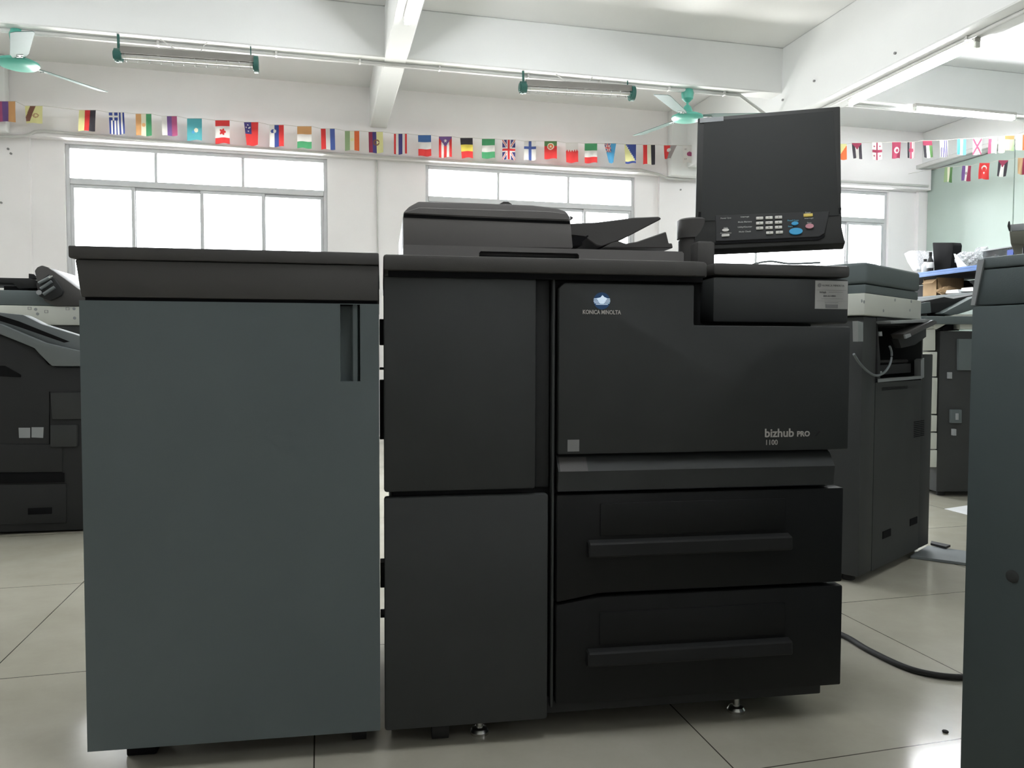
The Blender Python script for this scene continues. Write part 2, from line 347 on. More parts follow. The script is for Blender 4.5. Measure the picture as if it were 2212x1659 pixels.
for x in (-5.2, -4.0, -3.6, -1.1, -.3, .3, .9, 1.6, 2.2, 2.8, 3.3): c2.box(x-.008, x+.008, 6.075, 6.125, 3.005, 3.036, .002, 1)
tag(c2.build('beam_conduit', COND), 'pair of white conduits under the cross beam that carries the fans', 'pipe')
c3 = MB().tube([(3.90, YB, 2.797), (3.90, 7.7, 2.797)], .013)
for y in (4.15, 3.6, 3.0): c3.box(3.88, 3.93, y-.01, y+.01, 2.785, 2.811, .002, 1)
tag(c3.build('beam_conduit', COND), 'white conduit running under the deep beam at upper right', 'pipe')
tag(MB().tube([(4.1, 6.10, 3.02), (XR-.19, 6.10, 3.02)], .014).build('beam_conduit', COND), 'white conduit under the cross beam right of the deep beam', 'pipe')
tr = MB().box(6.72, 6.80, 4.5, 7.93, 2.985, 3.03, .006, 1)
tag(tr.build('cable_trunking', COND), 'white cable trunking along the right wall above the green panels', 'trunking')

# ---------------------------------------------------------------- lit tube lights on beams
def batten(label, p0, p1, group='lit fluorescent tubes on the beams'):
    p0 = Vector(p0); p1 = Vector(p1); L = (p1-p0).length; ang = math.atan2(p1.y-p0.y, p1.x-p0.x)
    t = thing('tube_light', label, 'light', p0, ang, group)
    MB().box(0, L, -.022, .022, 0.016, 0.045, .004, 1).build('batten', HOUS, t)
    MB().cyl((.02, 0, 0), (L-.02, 0, 0), .017, n=16).build('tube', LAMP, t)
    for x in (0, L-.02): MB().box(x, x+.02, -.018, .018, -.02, .018, .003, 1).build('lamp_holder', WHT, t)
    return t
batten('lit tube light under the narrow beam at the top of the picture', (0.56, atZ(872, 48, 2.99).y-1.22, 2.988), (0.56, atZ(872, 48, 2.99).y, 2.988))
batten('lit tube light running along under the deep beam at upper right', (3.965, 4.14, 2.765), (3.965, 5.36, 2.765))
batten('lit tube light under the cross beam, farthest right', (5.06, 5.97, 2.99), (6.14, 5.97, 2.99))
for (x, y) in ((0.56, 0.55), (-3.1, 4.14), (3.92, -2.6)):  # unseen tubes added to brighten walls and fronts, one set by the floor shadow
    batten('lit tube light added on a beam outside the picture', (x, y, 2.99 if abs(x) < 2 else 2.765), (x+(1.2 if x == -1.6 else 0), y+(0 if x == -1.6 else 1.2), 2.99 if abs(x) < 2 else 2.765), 'lit tube lights added outside the picture')

# ---------------------------------------------------------------- guarded tube fixtures (unlit)
def fixture(label, a, b):
    a = Vector(a); b = Vector(b); L = (b-a).length
    t = thing('guarded_tube_light', label, 'light', a, math.atan2(b.y-a.y, b.x-a.x)); t.rotation_euler = (0, -math.asin((b.z-a.z)/L), math.atan2(b.y-a.y, b.x-a.x))
    MB().prism([(-.044, .0), (-.042, .034), (-.03, .052), (.03, .052), (.042, .034), (.044, .0), (.040, 0), (.038, .032), (0, .046), (-.038, .032), (-.040, 0)], .03, L-.03, 'x').build('reflector', HOU2, t)
    MB().cyl((.03, 0, -.004), (L-.03, 0, -.004), .019, n=16).build('tube', TUBM, t)
    g = MB()
    for k in range(12):
        x = .06+(L-.12)*k/11
        g.tube([(x, .042*math.cos(q), -.045*math.sin(q)) for q in [math.pi*j/8 for j in range(9)]], .0012, 5)
    for q in (.12, .5, .88): g.tube([(.03, .042*math.cos(q*math.pi), -.045*math.sin(q*math.pi)), (L-.03, .042*math.cos(q*math.pi), -.045*math.sin(q*math.pi))], .0014, 5)
    g.build('wire_guard', STL, t)
    for x0, x1, r in ((-.012, .035, .046), (L-.035, L-.005, .060)):
        MB().cyl((x0, 0, -.004), (x1, 0, -.004), r).cyl((x0-.008, 0, -.004), (x0+.004, 0, -.004), r*.7).box(x0+.01, x0+.025, -.01, .01, -.052, -.03).build('end_cap', DGRN, t)
    MB().box(.006, .022, -.006, .006, .025, 3.035-a.z).build('hanger', DGRN, t)
    MB().box(L-.06, L-.052, -.004, .004, .025, 3.035-b.z).build('hanger', DGRN, t)
    z_ = 3.035-a.z-.01
    MB().tube(bez([(L*.3, 0, z_), (L*.36, 0, z_-.035), (L*.44, 0, .042), (L*.56, 0, .042), (L*.60, 0, z_-.03), (L*.63, 0, z_)]), .004, 6).build('supply_cable', COND, t)
    return t
fixture('caged green-ended tube light hanging under the beam on the left', atY(252, 118, 6.03), atY(560, 139, 6.03))
fixture('caged green-ended tube light hanging left of the right-hand fan', atY(1127, 188, 6.03), atY(1370, 201, 6.03))

# ---------------------------------------------------------------- ceiling fans
def fan(label, x, y, zm, ztop, a0, pitch=14):
    t = thing('ceiling_fan', label, 'fan', (x, y, ztop), R_(a0))
    d = zm-ztop
    MB().lathe([(.012, 0), (.045, -.002), (.052, -.03), (.046, -.075), (.02, -.10), (.012, -.105)]).build('canopy', GRN, t)
    MB().cyl((0, 0, -.1), (0, 0, d+.06), .010, n=14).build('down_rod', GRN, t)
    MB().lathe([(.012, d+.10), (.03, d+.085), (.042, d+.05), (.05, d+.026), (.10, d+.018), (.128, d+.004), (.13, d-.010), (.115, d-.024), (.07, d-.034), (.02, d-.037)]).build('motor', GRN, t)
    for k in range(3):
        m = Matrix.Rotation(2*math.pi*k/3, 4, 'Z')
        b = MB(); b.prism([(.10, -.032), (.2, -.058), (.63, -.074), (.645, -.05), (.65, .045), (.63, .06), (.2, .052), (.10, .03)], -.002, .002, 'z')
        b.xf(m @ Matrix.Translation((0, 0, d)) @ Matrix.Rotation(R_(pitch), 4, 'X')); bo = b.build('blade', GRN2, t)
        MB().box(.085, .2, -.02, .02, -.006, -.001, .002, 1).cyl((.17, -.012, -.003), (.17, -.012, -.012), .006, n=10).cyl((.17, .012, -.003), (.17, .012, -.012), .006, n=10).xf(m @ Matrix.Translation((0, 0, d)) @ Matrix.Rotation(R_(pitch*.7), 4, 'X')).build('bracket', STL, bo)
    return t
fan('green ceiling fan at the upper left corner', -1.995, 6.12, 2.815, 3.035, 51)
fan('green ceiling fan partly hidden by the control panel', 2.98, 6.12, 2.812, 3.035, 107, -12)

# ---------------------------------------------------------------- bunting
Cc = {'r': (205, 45, 45), 'w': (225, 222, 218), 'b': (45, 60, 130), 'k': (45, 42, 48), 'y': (225, 205, 80), 'g': (60, 140, 90), 'o': (205, 150, 95), 't': (70, 155, 165),
      'p': (100, 70, 130), 'm': (160, 70, 110), 'lb': (70, 150, 200), 'c': (225, 220, 195), 'n': (110, 70, 55), 'mr': (140, 45, 70), 'ly': (222, 218, 150), 'nv': (55, 50, 110), 'og': (215, 95, 50),
      'dg': (70, 110, 60), 'lg': (135, 160, 115), 'sb': (60, 80, 150), 'fb': (55, 95, 155), 'gy': (150, 140, 140), 'tan': (175, 140, 100)}
Cc = {k: lin(tuple(x*.86+185*.14 for x in v)) for k, v in Cc.items()}
def V3(a, b, c): return lambda u, v: (a if u < .33 else b if u < .67 else c)
def H3(a, b, c, s=(.33, .67)): return lambda u, v: (a if v < s[0] else b if v < s[1] else c)
def circ(u, v, cu, cv, r, asp=1.45): return (u-cu)**2+((v-cv)*asp)**2 < r*r
def over(base, *shapes):
    def f(u, v):
        c = base(u, v)
        for test, col in shapes:
            if test(u, v): c = col
        return c
    return f
def star(cu, cv, r):
    def t(u, v):
        x, y = u-cu, (v-cv)*1.45; a = math.atan2(x, -y) % (2*math.pi/5); a = min(a, 2*math.pi/5-a)
        return math.hypot(x, y) < r*0.38/math.cos(max(0, .628-a))*1.0+(r*.62)*(1-a/.628)**1.5
    return t
def union(u, v):
    x, y = u-.5, (v-.5)
    if abs(x) < .08 or abs(y) < .055: return 'mr' if 0 else 'r'
    if abs(x) < .14 or abs(y) < .10: return 'w'
    d = min(abs(x-y), abs(x+y))
    return 'r' if d < .035 else 'w' if d < .10 else 'nv'
def greek(u, v):
    if v < .36 and u < .56: return 'w' if (abs(u-.28) < .055 or abs(v-.18) < .04) else 'b'
    return 'b' if int(u*9) % 2 == 0 else 'w'
def uj_canton(u, v): return union(u/.55, v/.45) if (u < .55 and v < .45) else 'lb'
def bosnia(u, v):
    if v > .88: return 'b'
    d = (u-.05)-v*.95
    return 'b' if d > .10 else 'w' if (abs(d-.05) < .06 and int(v*20) % 2) else ('b' if d > .04 else 'ly')
def korea(u, v):
    if circ(u, v, .5, .48, .2): return 'm'
    for cu, cv in ((.22, .2), (.78, .2), (.22, .78), (.78, .78)):
        if abs(u-cu) < .09 and abs(v-cv) < .06 and int((u+v)*22) % 2: return 'gy'
    return 'w'
def puerto(u, v):
    if v < .5-abs(u-.5)*.9: return 'w' if star(.5, .2, .13)(u, v) else 'p'
    return 'r' if int(u*5) % 2 == 0 else 'w'
def leaf(u, v):
    if v < .25 or v > .74: return 'r'
    x, y = (u-.5), (v-.5)*1.45; r = math.hypot(x, y); a = math.atan2(y, x)
    return 'r' if (r < .13+.10*abs(math.cos(2.5*a))**1.5 or (abs(y) < .02 and 0 < x < .32)) else 'w'
def crescent(cu, cv, r, off):
    return lambda u, v: circ(u, v, cu, cv, r) and not circ(u, v, cu+off[0], cv+off[1], r*.8)
def georgia(u, v):
    if abs(u-.5) < .08 or abs(v-.5) < .075: return 'mr'
    for cu in (.22, .78):
        for cv in (.22, .78):
            if (abs(u-cu) < .03 and abs(v-cv) < .08) or (abs(v-cv) < .025 and abs(u-cu) < .10): return 'mr'
    return 'w'
def palest(u, v):
    if v < .42-abs(u-.5)*.75: return 'mr'
    return 'k' if (u < .3 or u > .7) else 'w'
def uae(u, v): return 'mr' if v < .28 else ('k' if u < .33 else 'w' if u < .67 else 'dg')
def uru(u, v):
    if v < .42 and u < .5: return 'ly' if circ(u, v, .28, .2, .13) else 'w'
    return 'w' if int(u*9) % 2 == 0 else 'nv'
def kenya(u, v):
    if circ(u, v, .5, .5, .3) and abs(v-.5) < .12: return 'mr'
    return 'k' if u < .3 else 'w' if u < .36 else 'mr' if u < .6 else 'w' if u < .68 else 'gy'
TW = [ # x0, x1, ytop, ybot, design, description, bottom-shift, taper
 (-11, 33, 219, 263, V3('m', 'p', 'o'), 'red, purple and orange striped flag cut by the picture edge', 0, 1),
 (54, 92, 229, 266, over(lambda u, v: 'ly', (lambda u, v: abs(u-.45+v*.45) < .16 and v < .9, 'n'), (lambda u, v: circ(u, v, .6, .55, .2) and not circ(u, v, .62, .55, .1), 'tan')), 'pale yellow flag with a brown folded band', 0, .9),
 (171, 207, 238, 283, V3('ly', 'r', 'k'), 'yellow, red and black striped flag', -3, 1),
 (235, 268, 243, 290, greek, 'blue and white striped flag with a white cross', 1, 1),
 (293, 327, 246, 293, over(V3('o', 'c', 'g'), (lambda u, v: circ(u, v, .5, .5, .13), 'o')), 'orange, white and green flag with an orange dot', 0, 1),
 (349, 382, 251, 293, V3('w', 'p', 'm'), 'white, violet and pink striped flag', 1, 1),
 (404, 436, 256, 303, over(lambda u, v: 't', (lambda u, v: circ(u, v, .6, .55, .15), 'c'), (lambda u, v: circ(u, v, .4, .62, .1), 'lb')), 'turquoise flag with a pale sun', 0, 1),
 (465, 496, 260, 310, leaf, 'red and white flag with a red maple leaf', 0, 1),
 (527, 558, 264, 314, over(lambda u, v: 'r', (lambda u, v: u < .5 and v < .5, 'nv'), *[((lambda cu, cv: (lambda u, v: circ(u, v, cu, cv, .045)))(a_, b_), 'w') for a_, b_ in ((.25, .12), (.12, .22), (.38, .22), (.25, .38), (.3, .25))]), 'red flag with a starred blue corner', 2, .78),
 (582, 613, 270, 317, over(V3('w', 'b', 'r'), (lambda u, v: circ(u, v, .22, .28, .13), 'b'), (lambda u, v: circ(u, v, .36, .28, .11), 'w')), 'white, blue and red flag with a small crest', 0, 1),
 (642, 673, 273, 320, H3('o', 'w', 'g', (.35, .7)), 'flag with orange, white and green bands, left of the central beam', 0, 1),
 (693, 723, 278, 323, V3('r', 'w', 'sb'), 'red, white and blue striped flag', 1, 1),
 (745, 776, 283, 325, over(V3('lg', 'c', 'og'), (lambda u, v: circ(u, v, .5, .45, .12), 'ly')), 'green, cream and orange striped flag', 0, 1),
 (796, 827, 285, 330, over(lambda u, v: ('mr' if u < .26 else 'nv' if u < .52 else 'ly'), (lambda u, v: circ(u, v, .52, .5, .22) and not circ(u, v, .56, .5, .12), 'n')), 'crimson, violet and yellow flag with an emblem', 1, 1),
 (851, 879, 289, 333, lambda u, v: ('r' if u < .15 or u > .86 else 'w' if u < .36 or u > .66 else 'nv'), 'narrow striped flag in red, white and dark blue', 0, 1),
 (903, 931, 292, 337, H3('fb', 'w', 'r'), 'flag with blue, white and red bands', 1, 1),
 (948, 976, 295, 340, puerto, 'red and white striped flag with a star on violet', 0, 1),
 (994, 1021, 298, 341, H3('k', 'y', 'r'), 'flag with black, yellow and red bands', 2, .9),
 (1041, 1069, 300, 342, H3('g', 'w', 'g'), 'flag with green, white and green bands', 0, 1),
 (1085, 1113, 302, 345, union, 'flag with red and white crosses on dark blue', 0, 1),
 (1132, 1158, 305, 346, over(lambda u, v: 'w', (lambda u, v: abs(u-.5) < .1 or abs(v-.35) < .075, 'sb')), 'white flag with a blue cross', 0, 1),
 (1176, 1203, 305, 343, over(H3('dg', 'r', 'r', (.28, .9)), (lambda u, v: circ(u, v, .5, .3, .28), 'c'), (lambda u, v: circ(u, v, .5, .3, .2), 'og'), (lambda u, v: circ(u, v, .5, .3, .09), 'c')), 'green and red flag with a round crest', 0, 1),
 (1222, 1249, 309, 351, lambda u, v: ('w' if v < .33+.12*abs(((u*5) % 1)-.5)*2 else 'r'), 'white and red flag with a sawtooth edge', 1, .95),
 (1263, 1290, 310, 352, H3('g', 'w', 'r', (.35, .7)), 'flag with green, white and red bands', 0, 1),
 (1305, 1331, 310, 352, uj_canton, 'light blue flag with a cross in its corner, folded to a point', 3, .35),
 (1349, 1374, 312, 353, bosnia, 'blue and yellow flag with a row of stars', 1, .9),
 (1389, 1415, 313, 355, V3('r', 'c', 'k'), 'red, white and black striped flag', 1, 1),
 (1434, 1462, 314, 343, over(lambda u, v: 'r' if u < .5 else 'gy', (lambda u, v: circ(u, v, .45, .35, .2), 'w')), 'red flag folded over with a white flower', -6, .45),
 (1475, 1505, 315, 352, korea, 'white flag with a round red and blue emblem', 0, 1),
]
TW2 = [
 (1806, 1829, 311, 345, over(lambda u, v: 'ly', (lambda u, v: u+v*1.1 > 1.1, 'og')), 'yellow and orange flag just right of the control panel', 2, .9),
 (1840, 1861, 309, 343, palest, 'black and white flag with a dark red triangle, right of the control panel', 3, .9),
 (1884, 1905, 308, 345, georgia, 'white flag with one large and four small red crosses', 1, 1),
 (1927, 1946, 307, 342, over(lambda u, v: 'mr', (lambda u, v: circ(u, v, .55, .5, .28), 'w'), (lambda u, v: circ(u, v, .58, .52, .16), 'mr')), 'dark red flag with a white disc', 0, .9),
 (1960, 1976, 307, 342, kenya, 'dark striped flag with a shield', 1, 1),
 (1993, 2013, 304, 341, uae, 'flag with a red top over black, white and green stripes', 4, .95),
 (2030, 2047, 303, 339, uru, 'white flag with thin dark stripes', 2, 1),
 (2068, 2087, 300, 334, V3('lb', 'w', 'lb'), 'light blue and white striped flag', 0, 1),
 (2102, 2121, 299, 334, over(lambda u, v: 'w', (lambda u, v: abs(u-v) < .12 or abs(u+v-1) < .12, 'mr')), 'white flag with a red diagonal cross', 0, 1),
 (2136, 2155, 296, 331, lambda u, v: 'mr' if u < .35 and v > .1 else 'gy' if (v < .3 or u > .7) else 'w', 'dark red, white and grey flag', -1, 1),
 (2157, 2171, 296, 330, lambda u, v: 'c', 'cream flag', 0, 1),
 (2171, 2191, 293, 325, lambda u, v: 'og' if v < .25 else 'ly' if u < .5 else 'lg', 'flag with an orange top over cream and green', 0, 1),
 (2194, 2216, 291, 324, lambda u, v: 'c' if u < .7 else 'og', 'cream flag cut by the picture edge', 0, 1),
]
TW3 = [
 (2041, 2058, 361, 393, V3('lg', 'c', 'dg'), 'grey-green and white striped flag at the corner', -1, 1),
 (2079, 2098, 358, 390, over(V3('p', 'w', 'mr'), (lambda u, v: circ(u, v, .5, .5, .15), 'gy')), 'violet, white and crimson striped flag', -2, 1),
 (2116, 2138, 352, 386, over(lambda u, v: 'r', (crescent(.5, .33, .27, (0, .06)), 'w'), (star(.5, .62, .13), 'w')), 'red flag with a white crescent and star', -2, 1),
 (2157, 2178, 346, 380, palest, 'dark flag with a white triangle below the trunking', -4, .95),
 (2199, 2216, 341, 376, V3('tan', 'tan', 'mr'), 'brown flag below the trunking, cut by the picture edge', -1, 1),
]
def flagline(label, frames, ends):
    t = thing('bunting', label, 'bunting', (0, 0, 0))
    sp = []
    rnd = random.Random(5)
    for flist, fr in frames:
        for (x0, x1, y0, y1, des, lab, sh, tp) in flist:
            du, z0 = fr.at(x0, y0-((x1-x0)*(-.0)), 0); u1, z1 = fr.at(x1, y0, 0); _, zb = fr.at((x0+x1)/2, y1, 0); sh_ = fr.at(x0+sh, y0, 0)[0]-du
            zt = (z0+z1)/2; W = u1-du; H = zt-zb; b = bmesh.new(); nx, ny = 26, 36; ph = rnd.uniform(0, 6); am = rnd.uniform(.004, .010)
            cl = b.loops.layers.float_color.new('dye'); g = []
            for j in range(ny+1):
                row = []
                for i in range(nx+1):
                    u, v = i/nx, j/ny
                    k = 1-(1-tp)*v
                    uu = du+W*(.5+(u-.5)*k)+sh_*v; zz = zt-H*v*(1-.03*math.cos(u*6+ph)) + (z1-z0)*(u-.5)
                    dn = am*v*math.sin(u*7+ph+v*2)
                    P = fr.O+fr.u*uu+fr.n*dn; row.append(b.verts.new((P.x, P.y, zz)))
                g.append(row)
            for j in range(ny):
                for i in range(nx):
                    f = b.faces.new((g[j][i], g[j+1][i], g[j+1][i+1], g[j][i+1])); c = Cc[des((i+.5)/nx, (j+.5)/ny)]
                    for l in f.loops: l[cl] = (*c, 1)
            mb = MB(); mb.bm.free(); mb.bm = b
            mb.build('flag', FLAGM, t, lab)
            for uu, zz in ((du, z0), (u1, z1)):
                P = fr.O+fr.u*uu; sp.append((P.x, P.y, zz+.001))
    MB().tube([ends[0]]+sp+[ends[1]], .0018, 6).build('cord', STRG, t)
    return t
F1 = Frame((0, 7.70), 0)
F2 = Frame((5.2, 7.55), -56)
flagline('long string of small national flags strung across the room above the windows', [([f for f in TW if f[1] < 1425], F1), ([f for f in TW if f[1] >= 1425], Frame((0, 7.66), 0)), (TW2, F2)], ((-3.3, 7.70, 3.06), (6.8, 5.15, 3.12)))
flagline('short string of flags hanging below the trunking on the green wall', [(TW3, Frame((6.62, 0), -90))], ((6.62, 7.9, 2.93), (6.62, 5.6, 2.93)))

# ================================================================== MAIN PRINTER
FM = Frame((0.342+.06*math.sin(R_(-4.27)), 1.70-.06*math.cos(R_(-4.27))), -4.27)
M = FM.at
def U(x, y=900, d=0): return M(x, y, d)[0]
def Z(x, y, d=0): return M(x, y, d)[1]
main = thing('production_printer', 'large black production printer with two front doors and a scanner on top', 'printer', FM.O, FM.ang)
zt0, zt1 = Z(1200, 559), Z(1200, 590)          # top cover
uL, uR = U(829), U(1836, 800)
_zn = Z(1650, 704)-.004; _dn = U(1500, 650)+.001
body = MB().box(uL+.016, uR-.03, .035, .78, .085, _zn, .004, 1).box(uL+.016, _dn, .035, .78, _zn, 1.012).box(_dn, uR-.03, .12, .78, _zn, 1.012)
body.build('body', BLK2, main)
zs = 1.018
ztop = 1.051
uc = U(1535, 580)
cov = MB().prism([(uL, -.012), (uc-.04, -.012), (uc-.012, -.004), (uc, .02), (uc+.012, .10), (uc+.10, .25), (uR-.05, .30), (uR-.05, .80), (uL, .80)], zs, ztop, 'z', .006, 2)
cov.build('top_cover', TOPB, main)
MB().box(uL+.01, uc-.02, -.004, .034, 1.006, zs, 0).build('seam', GAP, main)
zd = Z(1000, 1066)
MB().box(uL, U(1158), 0, .034, zd+.006, 1.008, .006).build('door', BLK, main)
MB().box(uL, U(1186), 0, .034, Z(1000, 1568), zd-.006, .006).build('door', BLK, main)
MB().box(U(1158)+.001, U(1190), .018, .034, zd+.006, 1.008, .003).build('filler_strip', BLK2, main)
MB().box(U(1193), U(1199), .004, .034, Z(1200, 1530), 1.008, .002).build('pillar', BLK, main)
# right door, stepped
dl, dr, dn = U(1206), uR, U(1500, 650)
zn = Z(1650, 704); zb = Z(1500, 977); ztp = 1.000
MB().prism([(dl, zb), (dr, zb), (dr, zn), (dn, zn), (dn, ztp), (dl+.012, ztp), (dl, ztp-.012)], 0, .034, 'y', .004, 2).build('door', BLK, main)
# side unit sitting in the notch
bx = thing('side_control_box', 'dark box with a white service label at the right end of the large printer', 'box', FM.O, FM.ang)
D0 = .045
bl, br_ = M(1541, 640, D0)[0], M(1834, 640, D0)[0]; bz0 = M(1650, 697, D0)[1]; bz1 = M(1650, 570, D0)[1]; bzs = M(1650, 598, D0)[1]
bx.parent = main; bx.location = (0, 0, 0); bx.rotation_euler = (0, 0, 0)
del bx['category']; del bx['label']; bx.name = 'side_box'
bpy.data.objects.remove(bx)
side = MB().box(bl, br_, D0, .42, bz0, bzs-.002, .006).build('side_box', BLK, main)
MB().box(bl-.001, br_+.001, D0-.003, .42, bzs+.002, bz1, .007).build('side_box_lid', TOPB, side)
# service label
def lab_at(x0, x1, y0, y1, dep, th, nm, m, parent):
    a = M(x0, y0, dep); b = M(x1, y1, dep)
    return MB().box(a[0], b[0], dep-th, dep+.002, b[1], a[1], 0).build(nm, m, parent)
sl = lab_at(1761, 1830, 606, 668, D0, .0008, 'service_label', LAB, side); sl['label'] = 'white service label'
il = MB(); y_ = D0-.0012
def bar(mb, x0, x1, y0, y1, d=D0, y=None):
    a = M(x0, y0, d); b = M(x1, y1, d); mb.box(a[0], b[0], (y or y_)-.0003, (y or y_)+.0003, b[1], a[1])
bar(il, 1764, 1828, 626.5, 627.2); bar(il, 1764, 1828, 650, 650.7)
bar(il, 1783, 1809, 657.5, 665.5)
cu, cz = M(1770, 616, D0); il.cyl((cu, y_+.0003, cz), (cu, y_-.0004, cz), .0046, n=18)
join(il, text_mb('KONICA MINOLTA', .0062, M(1776, 618.5, D0)[0], M(1776, 618.5, D0)[1], y_, sx=1.05))
join(il, text_mb('bizhub', .0062, M(1770, 633, D0)[0], M(1770, 633, D0)[1], y_, bold=.0001))
join(il, text_mb('800-462-0884', .0056, M(1778, 641, D0)[0], M(1778, 641, D0)[1], y_, bold=.0001))
bar(il, 1774, 1820, 645, 646.2); bar(il, 1790, 1820, 631, 632); bar(il, 1782, 1810, 653, 654)
il.build('label_print', INKL, sl)
# logos
zl = Z(1300, 650); ul = U(1300, 650); rl = .0185
MB().cyl((ul, .001, zl), (ul, -.0006, zl), rl, n=36).build('logo_globe', LOGB, main)
lg = MB()
for k, (dz, hw) in enumerate([(.0045, 1), (.0015, 1), (-.0015, 1), (-.0045, .95), (-.0075, .8)]):
    hh = math.sqrt(max(0, 1-(dz/rl)**2))*rl*hw
    lg.box(ul-hh, ul+hh, -.0012, -.0002, zl+dz-.0007, zl+dz+.0007)
lg.prism([(ul-.012, zl+.0055), (ul-.003, zl+.0075), (ul+.001, zl+.0125), (ul+.005, zl+.0085), (ul+.012, zl+.0055), (ul+.004, zl-.006), (ul-.004, zl-.006)], -.0014, -.0002, 'y')
lg.build('logo_flare', LOGW, main)
t_ = text_mb('KONICA MINOLTA', .0125, ul, Z(1300, 678.5), -.0006, 'CENTER', .0003, sx=.80); t_.build('lettering', SILV, main)
t_ = text_mb('bizhub', .0265, U(1651, 943), Z(1651, 944), -.0006, bold=.0006, sx=1.03)
join(t_, text_mb('PRO', .0165, U(1721, 943), Z(1721, 942.5), -.0006, bold=.0006, sx=1.0))
join(t_, text_mb('1100', .0165, U(1652, 960), Z(1652, 961), -.0006, bold=.0002, sx=.95))
t_.build('lettering', SILV, main)
a = M(1757, 941); MB().prism([(a[0], a[1]-.001), (a[0]+.012, a[1]+.010), (a[0]+.018, a[1]+.011), (a[0]+.008, a[1]-.001)], -.001, .001, 'y').build('emblem', BLK2, main)
lab_at(1226, 1251, 950, 975, 0, .0008, 'sticker', INKL, main)['label'] = 'small grey square sticker'
# paper bypass ledge under the door
z1_, z2_, z3_ = Z(1500, 985), Z(1500, 1012), Z(1500, 1054)
MB().prism([(.030, zb-.001), (.034, zb-.001), (.034, z3_), (-.002, z3_), (-.006, z2_), (.016, z1_)], dl, U(1800, 1020), 'x').build('paper_ledge', BLK, main)
lp = MB().prism([(.0157, z1_), (-.0062, z2_+.0002), (-.0066, z2_+.0002), (.0150, z1_+.0006)], dl+.004, U(1270), 'x'); lp.build('ledge_label', TOPB, main)
# drawers
zk = z3_-.008
dz0L, dz0R = Z(1206, 1297), Z(1800, 1266)
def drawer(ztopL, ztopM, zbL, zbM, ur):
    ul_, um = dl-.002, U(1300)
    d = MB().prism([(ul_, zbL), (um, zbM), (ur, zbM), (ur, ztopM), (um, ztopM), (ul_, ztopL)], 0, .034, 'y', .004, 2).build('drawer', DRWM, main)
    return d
zj = Z(1500, 1276)
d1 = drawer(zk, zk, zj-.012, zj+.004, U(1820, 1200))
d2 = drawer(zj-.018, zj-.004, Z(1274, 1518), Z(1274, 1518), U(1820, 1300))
for d, ya in ((d1, 1170), (d2, 1404)):
    za = Z(1300, ya)
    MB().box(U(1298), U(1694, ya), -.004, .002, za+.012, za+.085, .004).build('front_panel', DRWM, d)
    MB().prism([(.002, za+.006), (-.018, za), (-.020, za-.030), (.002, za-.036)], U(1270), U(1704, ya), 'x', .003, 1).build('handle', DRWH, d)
MB().box(uL+.02, uR-.045, .02, .76, .05, .09, .004).build('base', BLK2, main)
for (x, y, r) in ((1037, 1580, .021), (1594, 1533, .021)):
    p = FM.top(x, y, .008); MB().lathe([(.008, 0), (r, 0), (r, .006), (r*.8, .012), (.008, .014), (.007, .05)], (p[0], p[1]+.01, 0)).build('levelling_foot', CHR, main, 'chrome levelling foot')
MB().lathe([(.008, 0), (.02, 0), (.02, .006), (.016, .012), (.008, .014), (.007, .05)], (uL+.1, .68, 0)).build('levelling_foot', CHR, main)
MB().lathe([(.008, 0), (.02, 0), (.02, .006), (.016, .012), (.008, .014), (.007, .05)], (uR-.15, .68, 0)).build('levelling_foot', CHR, main)
p = FM.top(950, 1592, .0); MB().cyl((p[0]-.018, p[1], .03), (p[0]+.018, p[1], .03), .03).cyl((p[0], p[1], .04), (p[0], p[1], .06), .02).build('caster', RUB, main)
br = MB(); a = M(842, 1574); b = M(914, 1566); br.box(a[0], b[0], .01, .03, a[1]-.002, a[1]+.004, .001, 1).build('bracket', STL, main)
# hardware in the slit between finisher and printer
hw = MB()
for (y0, y1) in ((687, 745), (795, 800), (823, 955), (1230, 1285), (1345, 1352)):
    z1q, z0q = Z(823, y0), Z(823, y1); hw.box(uL-.0085, uL+.02, .05, .09, z0q, z1q, .001, 1)
hw.build('docking_bracket', BLK2, main)
# ---- scanner / feeder on top
d0 = .05
def P2(pts, d): return [M(x, y, d) for x, y in pts]
sc0 = M(871, 540, d0)[0]; sc1 = M(1477, 560, d0)[0]; szt = M(1100, 534, d0)[1]
ra, rb = M(1035, 540, d0)[0], M(1251, 540, d0)[0]; rz = M(1100, 544, d0)[1]
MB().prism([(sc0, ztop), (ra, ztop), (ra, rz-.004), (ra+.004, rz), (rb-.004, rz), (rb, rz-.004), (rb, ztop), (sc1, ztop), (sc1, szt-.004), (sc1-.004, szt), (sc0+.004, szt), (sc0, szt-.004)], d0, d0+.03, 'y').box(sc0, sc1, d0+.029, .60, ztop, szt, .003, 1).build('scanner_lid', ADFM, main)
MB().box(ra+.001, rb-.001, d0+.012, d0+.0285, ztop, rz-.007, .002, 1).build('lid_handle', BLK2, main)
d1_ = .08
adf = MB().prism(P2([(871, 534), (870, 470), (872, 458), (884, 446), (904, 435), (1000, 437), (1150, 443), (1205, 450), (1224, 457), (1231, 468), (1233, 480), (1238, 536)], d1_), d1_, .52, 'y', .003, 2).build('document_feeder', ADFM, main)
MB().prism(P2([(872, 462), (1000, 469), (1231, 478), (1231, 484), (1000, 475), (872, 470)], d1_), d1_-.001, d1_+.01, 'y').build('groove', GAP, adf)
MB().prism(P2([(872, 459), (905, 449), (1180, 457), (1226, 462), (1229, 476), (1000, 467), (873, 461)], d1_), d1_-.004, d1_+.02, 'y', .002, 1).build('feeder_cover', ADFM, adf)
MB().prism(P2([(1080, 440), (1088, 435.5), (1098, 436), (1106, 441)], d1_+.1), d1_+.1, d1_+.2, 'y').build('cover_latch', TOPB, adf)
d2_ = .14
